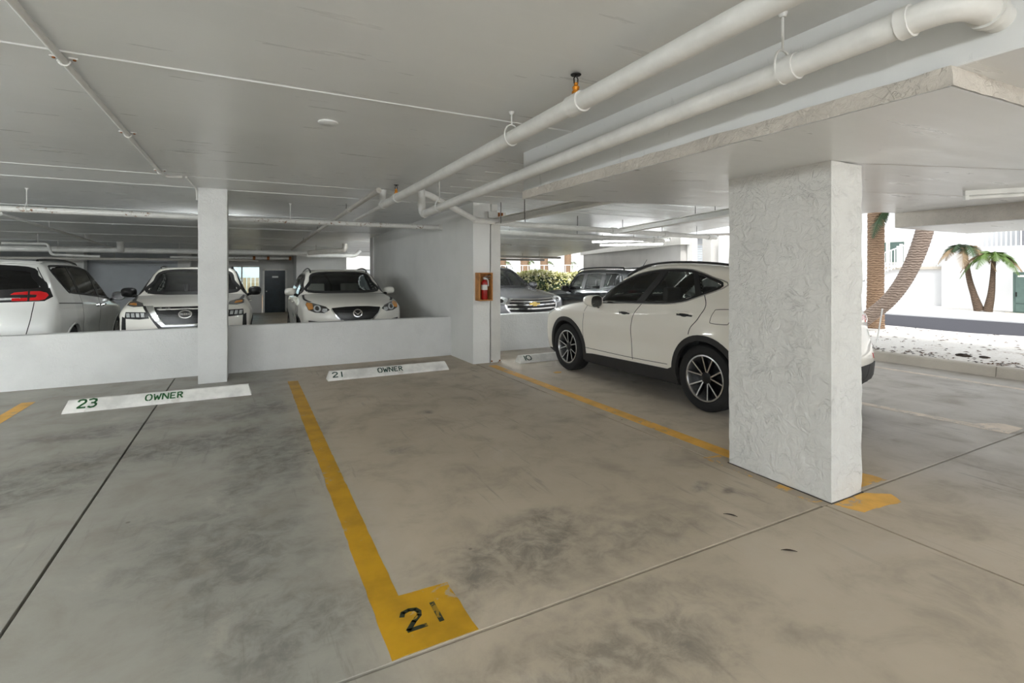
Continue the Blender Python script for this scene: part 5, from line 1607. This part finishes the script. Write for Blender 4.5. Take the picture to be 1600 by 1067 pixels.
SO = [(1.36, 1.10), (1.62, 1.38), (1.80, 1.52), (2.3, 1.555), (3.0, 1.555), (3.74, 1.525), (3.76, 1.22), (3.0, 1.125), (2.2, 1.10)]
WS = [(-.68, 1.2), (-.62, 1.57), (.62, 1.57), (.68, 1.2)]
RW = [(-.6, 1.2), (-.56, 1.52), (.56, 1.52), (.6, 1.2)]
c.holes = [('side', SF), ('side', SR), ('side', SQ), ('front', WS), ('rear', RW)]
c.body((1.1, 4.1, .45))
c.side_glass([SF, SR, SQ], SO, 'car_glass_clear', None, [[(2.09, 1.11), (2.27, 1.12), (2.35, 1.54), (2.17, 1.54)], [(2.99, 1.14), (3.15, 1.18), (3.15, 1.53), (2.99, 1.54)]])
c.patch('windshield', WS, 'front', 'car_glass_clear', .003, 1, .06, .004)
c.patch('rear_window', RW, 'rear', 'car_glass_clear', .003, 1, .06, .004)
for sg in (1, -1):
    M_ = (lambda p: p) if sg > 0 else mir
    c.patch('tail_light', M_([(.60, .88), (.60, 1.1), (.80, 1.1), (.80, .88)]), 'rear', 'lamp_red', .01, 1, .05, .015)
    c.patch('headlight', M_(ell(.6, .92, .12, .11)), 'front', 'lamp_clear', .01, 1, .04, .015)
for k in range(7):
    c.patch('grille_slot', [(-.40 + k * .12, .84), (-.34 + k * .12, .84), (-.34 + k * .12, .98), (-.40 + k * .12, .98)], 'front', 'grille_black', .006, 1, .05, .01)
c.mirror(1.50, 1.12, 'trim_black', .22, .19, .15, .16)
c.handle(1.95, 2.15, 1.0, 'trim_black'); c.handle(2.8, 3.0, 1.0, 'trim_black')
c.rails(1.75, 3.75, .66, .05, .02)
for sd in (1, -1):
    c.patch('arch_cladding', arch(.85, .35, .40, .47, -.3, PI + .3), 'side', 'plastic_dark', .012, sd, .05, .04)
    c.patch('arch_cladding', arch(3.42, .35, .40, .47, -.3, PI + .3), 'side', 'plastic_dark', .012, sd, .05, .04)
ap = c.proj([(3.7, 0.0)], 'top', 1, 0.0)[0]
MB().tube([ap, (ap[0] - .22, ap[1], ap[2] + .24)], [.012, .005], 8).build('aerial', 'trim_black', c.root, True)
c.wheel('plain', 8)
c.seats(1.95, 2.8, .60, 'seat_dark', 1, 1.38)

# ================================================================== OUTSIDE
# kerb, shell gravel, road
kb = MB()
prof = [(9.76, 0.0), (9.78, 0.13), (9.80, 0.15), (9.95, 0.15), (9.95, -.3), (9.76, -.3)]
ys_ = [-9.0 + k * 3.05 for k in range(6)]
kerb = tag(empty('kerb', (0, 0, 0)), 'grey concrete kerb between the parking floor and the shell gravel', 'kerb')
for k in range(6):
    MB().prism(prof, ys_[k] + .004, ys_[k] + 3.046, lambda a, b, h: (a, h, b)).build('kerb_stone', 'curb_concrete', kerb)
def ground(name, x0, x1, y0, y1, z, mat, step=0.5, amp=0.03):
    bm = bmesh.new()
    nx = max(1, int((x1 - x0) / step)); ny = max(1, int((y1 - y0) / step))
    G = [[bm.verts.new((x0 + (x1 - x0) * i / nx, y0 + (y1 - y0) * j / ny, 0)) for j in range(ny + 1)] for i in range(nx + 1)]
    for r in G:
        for v in r: v.co.z = z + noise.noise(v.co * .8) * amp
    for i in range(nx):
        for j in range(ny): bm.faces.new((G[i][j], G[i + 1][j], G[i + 1][j + 1], G[i][j + 1]))
    me = bpy.data.meshes.new(name); bm.to_mesh(me); bm.free()
    return struct(link(name, me, mat, None, True))
struct(MB().box((9.9, -40, -.6), (80, 8.8, -.08)).build('ground_bed', 'curb_concrete'))
struct(MB().box((24.0, 8.8, -1.4), (80, 80, -.55)).build('ground_beyond', 'curb_concrete'))
struct(MB().box((-40, 34.0, -1.4), (24.0, 80, -.56)).build('ground_behind', 'curb_concrete'))
ground('gravel_strip', 9.94, 15.35, -20, 16, .10, 'white_shell_gravel')
ground('gravel_verge', 20.7, 34, -20, 16, .04, 'white_shell_gravel')
struct(MB().box((15.3, -30, -.1), (20.75, 30, .03)).build('road', 'asphalt'))
for x0, x1 in ((15.25, 15.42), (20.3, 20.9)):
    struct(MB().box((x0, -30, -.1), (x1, 30, .07)).build('road_edging', 'wall_outside'))
# leaf litter and dark clumps on the gravel
lit = []
m = MB(); m2 = MB()
for k in range(900):
    if random.random() < .55: x = random.gauss(10.35, .22)
    else: x = random.uniform(10.0, 15.1)
    if x < 10.0 or x > 15.1: continue
    y = random.uniform(1.5, 9.5); a = random.random() * PI; s_ = random.uniform(.02, .06)
    z = .10 + noise.noise(Vector((x, y, 0)) * .8) * .03 + .012
    ca, sa = math.cos(a) * s_, math.sin(a) * s_
    (m if random.random() < .7 else m2).add([(x - ca, y - sa, z), (x + sa * .4, y - ca * .4, z + .012), (x + ca, y + sa, z), (x - sa * .4, y + ca * .4, z + .008)], [(0, 1, 2, 3)])
lo = m.build('leaf_litter', 'dead_leaf'); tag(lo, 'scattered brown leaf litter on the white shell gravel', 'leaves', kind='stuff')
lo = m2.build('leaf_litter', 'dark_leaf'); tag(lo, 'scattered dark twigs on the white shell gravel', 'leaves', kind='stuff')
for (x, y, s_) in ((10.9, 4.0, .10), (11.0, 3.75, .07), (11.6, 6.2, .14), (11.5, 5.9, .1), (12.2, 3.3, .12), (12.4, 3.0, .10)):
    bm = bmesh.new(); bmesh.ops.create_icosphere(bm, subdivisions=3, radius=s_)
    for v in bm.verts:
        v.co *= 1 + noise.noise(v.co * 14 + Vector((x, y, 0))) * .5; v.co.z *= .28
    me = bpy.data.meshes.new('debris_clump'); bm.to_mesh(me); bm.free()
    o = link('debris_clump', me, 'dark_leaf', None, True); o.location = (x, y, .115)
    tag(o, 'dark clump of rotting leaves lying on the white shell gravel', 'leaves', 'dark clumps on the gravel')
st = tag(MB().tube([(11.5, 5.63, .08), (11.5, 5.525, .80)], .014, 8).build('marker_stake', 'railing_white', None, True), 'thin leaning white stake in the shell gravel', 'stake')

# palms
def palm_trunk(name, pts, rs, mat, label, group=None):
    P = catmull(pts, 10, False); R = np.interp(np.linspace(0, 1, len(P)), np.linspace(0, 1, len(rs)), rs)
    m = MB(); pp, rr = [], []
    for k in range(len(P) - 1):
        for t in (0, .5):
            pp.append(P[k] * (1 - t) + P[k + 1] * t); rr.append((R[k] * (1 - t) + R[k + 1] * t) * (1.0 + (.035 if t == 0 else -.02)))
    m.tube(pp, rr, 20)
    return m, P
def fronds(parent, top, n, L, mat, droop=1.0, a0=0.0, leaf=.55, tilt=(.2, 1.1), name='frond', nl=24):
    for k in range(n):
        a = a0 + 2 * PI * k / n + random.uniform(-.25, .25)
        el = random.uniform(*tilt); l = L * random.uniform(.8, 1.1)
        d = Vector((math.cos(a), math.sin(a), 0))
        m = MB(); pts = []
        for i in range(13):
            t = i / 12
            pts.append(Vector(top) + d * (l * t * math.cos(el) * (1 - .15 * t)) + Vector((0, 0, l * (t * math.sin(el) - droop * t * t * .75))))
        m.tube(pts, [.022 * (1 - .8 * i / 12) + .003 for i in range(13)], 5, False)
        for i in range(1, nl):
            t = .12 + .88 * i / nl
            f = t * 12; j = min(11, int(f)); p = pts[j].lerp(pts[j + 1], f - j)
            dd = (pts[j + 1] - pts[j]).normalized(); sd = dd.cross(Vector((0, 0, 1))).normalized()
            ll = leaf * (math.sin(PI * min(1, t * .92 + .1)) * .8 + .2)
            for sg in (-1, 1):
                dirn = (sd * sg + dd * .7 + Vector((0, 0, -.35 * droop + random.uniform(-.15, .15)))).normalized()
                w = dd * .022
                m.add([p - w, p + w, p + dirn * ll * .55 + w * .9 + Vector((0, 0, .01)), p + dirn * ll, p + dirn * ll * .55 - w * .9], [(0, 1, 2, 3, 4)])
        m.build(name, mat, parent)
r = empty('palm_tree', (14.4, 7.07, 0), 0, 'thick upright brown palm trunk standing in the shell gravel beyond the kerb', 'palm tree')
m, P = palm_trunk('t', [(0, .02, -.02), (0, .01, 1.0), (0, 0, 2.2), (0, 0, 3.6), (.02, 0, 5.2)], [.215, .185, .182, .18, .16], 'palm_bark', '')
m.build('trunk', 'palm_bark', r, True, angle=60)
fronds(r, (0.02, 0, 5.2), 11, 2.6, 'leaf_green', 1.2)
fronds(r, (.1, -.25, 3.15), 3, .7, 'leaf_green', 1.2, -1.2, .3, (-.2, .4))
r = empty('palm_tree', (13.5, 7.25, 0), 0, 'leaning grey palm trunk crossing in front of the white retaining wall', 'palm tree')
m, P = palm_trunk('t', [(.0, .25, -.02), (0, -.05, .12), (0, -.42, .42), (0, -.90, .88), (0, -1.28, 1.50), (0, -1.58, 2.35), (0, -1.75, 3.3), (0, -1.8, 4.6)], [.19, .165, .155, .155, .16, .165, .16, .14], 'palm_bark_grey', '')
m.build('trunk', 'palm_bark_grey', r, True, angle=60)
fronds(r, (0, -1.8, 4.6), 11, 2.4, 'leaf_green', 1.2)
# young twin palm in front of the high white wall
r = empty('twin_palm', (25.0, 8.55, .05), 0, 'young twin-stemmed palm in front of the high white wall', 'palm tree')
m, P = palm_trunk('t', [(0, .12, 0), (0, .28, .6), (0, .44, 1.3), (0, .58, 2.42)], [.17, .11, .09, .07], '', '')
t1 = m.build('stem', 'palm_bark_dark', r, True, angle=60)
m, P = palm_trunk('t', [(0, -.12, 0), (0, -.22, .6), (0, -.27, 1.3), (0, -.30, 2.12)], [.15, .11, .08, .06], '', '')
t2 = m.build('stem', 'palm_bark_dark', r, True, angle=60)
fronds(t1, (0, .58, 2.42), 5, 1.2, 'leaf_dry', 1.3, .9, .42, (.1, .8))
fronds(t1, (0, .58, 2.45), 5, 1.1, 'leaf_green', 1.2, .3, .40, (.3, .9))
fronds(t2, (0, -.30, 2.12), 8, 1.15, 'leaf_bright', 1.3, .4, .42, (.15, .9))
fronds(t2, (0, -.30, 2.12), 2, 1.2, 'leaf_dry', 1.3, -1.6, .40, (.1, .5))

# retaining walls and railings
rw1 = struct(MB().box((27.0, -20, -.3), (27.4, 10.66, 2.60)).build('wall_outside_high', 'wall_outside', bevel=.02))
rw2 = struct(MB().box((27.3, 10.66, -.3), (27.6, 13.4, 1.70)).build('wall_outside_low', 'wall_outside', bevel=.02))
MB().box((27.2, 10.7, 1.68), (27.9, 13.3, 1.80)).build('deck_edge', 'curb_concrete', rw2)
struct(MB().box((27.4, -20, -.3), (40, 10.6, 2.5)).build('terrace', 'wall_outside'))
struct(MB().box((27.9, 10.66, -.3), (40, 13.3, 1.70)).build('lower_terrace', 'wall_outside'))
def railing(p, q, h, label, n, top=True):
    p, q = Vector(p), Vector(q)
    r = empty('railing', p, 0, label, 'railing')
    d = q - p
    for z in (.08, h):
        MB().tube([(0, 0, z), d + Vector((0, 0, z))], .03, 6).build('rail', 'railing_white', r)
    me = None
    for k in range(n + 1):
        v = d * (k / n)
        if me is None:
            o = MB().box((-.018, -.018, 0), (.018, .018, h)).build('baluster', 'railing_white', r); me = o
        else:
            o = me.copy(); COL.objects.link(o); o.parent = r
        o.location = v
    for k in (0, n):
        v = d * (k / n)
        MB().box((v.x - .05, v.y - .05, v.z), (v.x + .05, v.y + .05, v.z + h + .08)).build('post', 'railing_white', r)
railing((27.3, 10.4, 2.5), (27.3, -2.0, 2.5), 1.0, 'white railing on top of the high white wall above the twin palm', 84)
railing((27.35, 12.35, 1.8), (27.35, 10.75, 1.8), 1.0, 'short white railing on the lower deck behind the leaning palm', 13)
railing((27.0, 15.2, .65), (27.2, 12.4, 1.75), .95, 'sloping white stair railing left of the leaning palm', 20)
stg = empty('stair', (26.6, 13.45, 0), 0, 'white outdoor stair rising behind the thick palm trunk', 'stair')
for k in range(7):
    MB().box((0.2, 4.0 - 1.2 - k * .4 - .45, .1 + k * .24), (1.3, 2.8 - k * .4, .2 + k * .24)).build('step', 'wall_outside', stg)
MB().add([(0.15, 2.9, -.1), (0.15, -.1, 1.65), (0.15, -.1, 1.35), (0.15, 2.9, -.35), (0.25, 2.9, -.1), (0.25, -.1, 1.65), (0.25, -.1, 1.35), (0.25, 2.9, -.35)], [(0, 1, 2, 3), (7, 6, 5, 4), (0, 4, 5, 1), (1, 5, 6, 2), (2, 6, 7, 3), (3, 7, 4, 0)]).build('stringer', 'wall_outside', stg)
h3 = empty('house', (31.5, 2.0, 2.5), 0, 'house front with shade painted in grey behind the railing on the high wall', 'house')
MB().box((0, -14, 0), (4, 7.5, 4)).build('wall', 'facade_shade_grey', h3)
for k in range(6):
    MB().box((-.05, -10 + k * 2.9, .3), (0, -8.6 + k * 2.9, 2.2)).build('window', 'frame_white', h3)
# house behind the stair
hs = empty('house', (36, 16, 0), 0, 'white house with teal window panes behind the outdoor stair', 'house')
MB().box((0, -8, -.6), (8, 9, 6)).build('wall', 'wall_outside', hs)
for (y0, y1) in ((1.0, 1.9), (0.0, .9)):
    f = MB().box((-.06, y0, 2.1), (.0, y1, 3.5)).build('window', 'frame_white', hs)
    MB().box((-.075, y0 + .07, 2.17), (-.06, y1 - .07, 3.43)).build('pane', 'utility_green', f)
# shuttered house beyond the right bay
h2 = empty('house', (21.5, 17.6, 0), -0.9, 'white house with grey louvred shutters beyond the roof edge', 'house')
MB().box((-6, 0, -.6), (2, 2.5, 3.35)).build('wall', 'wall_outside', h2)
MB().box((-6.4, -.5, 3.35), (2.3, 2.8, 3.5)).build('roof', 'roof_dark', h2)
for x in (-5.6, -4.2, -2.8, -1.4, 0.2):
    f = MB().box((x, -.05, 1.2), (x + .8, 0, 3.0)).build('shutter', 'frame_white', h2)
    for k in range(14):
        MB().box((x + .06, -.08, 1.28 + k * .12), (x + .74, -.05, 1.36 + k * .12)).build('slat', 'shutter_grey', f)
# planting in front of that house
def agave(x, y, z, s_, n, mat, label):
    o = empty('agave_plant', (x, y, z), 0, label, 'plant')
    for k in range(n):
        a = 2.4 * k; e = .35 + .9 * k / n
        d = Vector((math.cos(a) * math.cos(e), math.sin(a) * math.cos(e), math.sin(e))) * s_
        w = Vector((-math.sin(a), math.cos(a), 0)) * .07 * s_
        m = MB().add([-w * .6, w * .6, d * .5 + w, d * .5 - w, d + Vector((0, 0, -.12 * s_)), d * .5 + Vector((0, 0, -.05))], [(0, 1, 2, 5), (5, 3, 0), (5, 2, 4), (3, 5, 4)])
        m.build('leaf', mat, o)
struct(MB().box((14.6, 9.5, -.5), (19.5, 15.5, .75)).build('planter_bed', 'wall_outside'))
agave(16.0, 13.3, .75, 1.0, 22, 'leaf_bright', 'bright green spiky plant left in the raised bed beyond the roof edge')
agave(16.1, 12.7, .75, .9, 22, 'leaf_green', 'darker green spiky plant in the raised bed beyond the roof edge')
agave(16.0, 12.2, .75, .85, 20, 'leaf_dry', 'dry tan spiky plant in the raised bed beyond the roof edge')
ar = empty('palm_tree', (17.2, 13.9, .75), 0, 'small palm with one arching frond before the shuttered house', 'palm tree')
MB().tube([(0, 0, 0), (0, 0, .7)], [.1, .08], 10).build('stem', 'palm_bark_dark', ar, True)
fronds(ar, (0, 0, .7), 6, 1.6, 'leaf_green', 1.3, 2.2, .4, (.7, 1.2))

# utility box
ub = empty('utility_box', (25.0, 7.3, .03), 0, 'grey-green metal utility cabinet beside the high white wall', 'cabinet')
MB().box((0, -1.1, .0), (.8, .42, 1.52)).build('body', 'utility_green', ub, bevel=.02)
MB().box((-.02, -.98, .38), (.0, .34, 1.46)).build('door', 'utility_green', ub, bevel=.006)
MB().box((-.02, -.98, .06), (.0, .34, .34)).build('lower_panel', 'utility_green', ub, bevel=.006)
MB().box((-.024, .10, 1.34), (-.02, .28, 1.41)).build('label_plate', 'label_white', ub)
MB().box((-.05, .30, .62), (-.02, .33, .78)).build('handle', 'black_metal', ub)
MB().box((-.15, -1.25, -.1), (.95, .6, .02)).build('plinth', 'curb_concrete', ub)

# hedge, trunks and fence at the far opening
def hedge(name, p, q, h, w, n, label):
    p, q = Vector(p), Vector(q)
    root = empty(name, p, 0, label, 'hedge')
    d = q - p; nn = Vector((-d.y, d.x, 0)).normalized()
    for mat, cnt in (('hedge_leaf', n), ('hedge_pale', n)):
        m = MB()
        for k in range(cnt):
            t = random.random(); s_ = random.uniform(-.5, .5) * w
            face = random.random()
            hh = h * (1 + noise.noise(Vector((t * 9, 1, 2))) * .09)
            if face < .45: pos = d * t + nn * (-w / 2 * random.choice((1, 1, -1)) * random.uniform(.85, 1.05)) + Vector((0, 0, random.uniform(0, hh)))
            else: pos = d * t + nn * s_ + Vector((0, 0, hh * random.uniform(.88, 1.04)))
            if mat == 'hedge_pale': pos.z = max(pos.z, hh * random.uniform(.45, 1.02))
            r = random.uniform(.06, .13)
            a = Vector((random.gauss(0, 1), random.gauss(0, 1), random.gauss(.3, 1))).normalized() * r
            b = a.cross(Vector((random.gauss(0, 1), random.gauss(0, 1), random.gauss(0, 1)))).normalized() * r * .55
            m.add([pos - a, pos + b, pos + a, pos - b], [(0, 1, 2, 3)])
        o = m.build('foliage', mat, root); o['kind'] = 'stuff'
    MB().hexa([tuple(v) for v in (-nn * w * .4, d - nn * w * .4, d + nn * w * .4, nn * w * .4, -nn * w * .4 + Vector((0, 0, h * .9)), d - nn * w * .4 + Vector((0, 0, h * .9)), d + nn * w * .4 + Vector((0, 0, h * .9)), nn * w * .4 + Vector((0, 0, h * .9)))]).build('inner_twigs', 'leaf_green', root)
hedge('hedge', (9.0, 31.5, -.5), (24.0, 24.0, -.4), 1.95, 1.2, 5200, 'clipped yellow-green hedge beyond the open end of the right bay')
bs = empty('round_shrub', (13.6, 32.2, -.5), 0, 'round green shrub rising above the clipped hedge', 'shrub')
m = MB()
for k in range(1500):
    v = Vector((random.gauss(0, 1), random.gauss(0, 1), random.gauss(0, 1))).normalized()
    pos = Vector((v.x * 1.1, v.y * 1.1, 1.75 + v.z * .95)); r = .13
    a = Vector((random.gauss(0, 1), random.gauss(0, 1), random.gauss(0, 1))).normalized() * r
    b = a.cross(v).normalized() * r * .5
    m.add([pos - a, pos + b, pos + a, pos - b], [(0, 1, 2, 3)])
m.build('foliage', 'leaf_bright', bs)
MB().tube([(0, 0, 0), (0, 0, 1.6)], .1, 8).build('stem', 'palm_bark_dark', bs, True)
pt = None
for k, (x, y, rr) in enumerate(((13.0, 37.5, .3), (16.8, 37.0, .26), (18.9, 37.5, .34), (20.6, 36.6, .38), (22.6, 36.8, .34), (24.5, 36.0, .3))):
    o = empty('palm_tree', (x, y, -.55), 0, 'brown palm trunk standing in a row beyond the clipped hedge', 'palm tree', 'palm trunks beyond the hedge')
    if pt is None:
        mm, P = palm_trunk('t', [(0, 0, 0), (0.03, 0, 1.5), (0, .03, 3.2), (0, 0, 5.5)], [rr + .03, rr, rr, rr * .9], '', '')
        pt = mm.build('trunk', 'palm_bark', o, True, angle=60)
    else:
        t = pt.copy(); COL.objects.link(t); t.parent = o; t.scale = (rr / .3, rr / .3, 1)
    fronds(o, (0, 0, 5.4), 8, 2.4, 'leaf_green', 1.25)
    fronds(o, (.25, -.25, 2.9), 3, .9, 'leaf_bright', 1.2, -2.0, .35, (.2, .8), nl=12)
railing((12.5, 35.0, -.55), (25.5, 30.0, -.45), 2.55, 'pale metal fence with a dark top rail beyond the clipped hedge', 34)
wh = tag(empty('house', (0, 46, -.55)), 'long white building far beyond the hedge', 'house')
MB().box((2, 0, 0), (40, 6, 5)).build('wall', 'wall_outside', wh)
for k in range(9):
    MB().box((6 + k * 3.4, -.06, 1.0), (7.4 + k * 3.4, 0, 2.6)).build('window', 'shutter_grey', wh)
kp = tag(MB().box((20.4, 27.6, -.55), (20.7, 27.9, 2.05)).box((19.6, 27.4, 1.95), (22.6, 28.1, 2.07)).box((22.1, 27.6, -.55), (22.4, 27.9, 2.05)).build('kiosk_frame', 'railing_white'), 'white frame with flat top beside the hedge', 'frame')
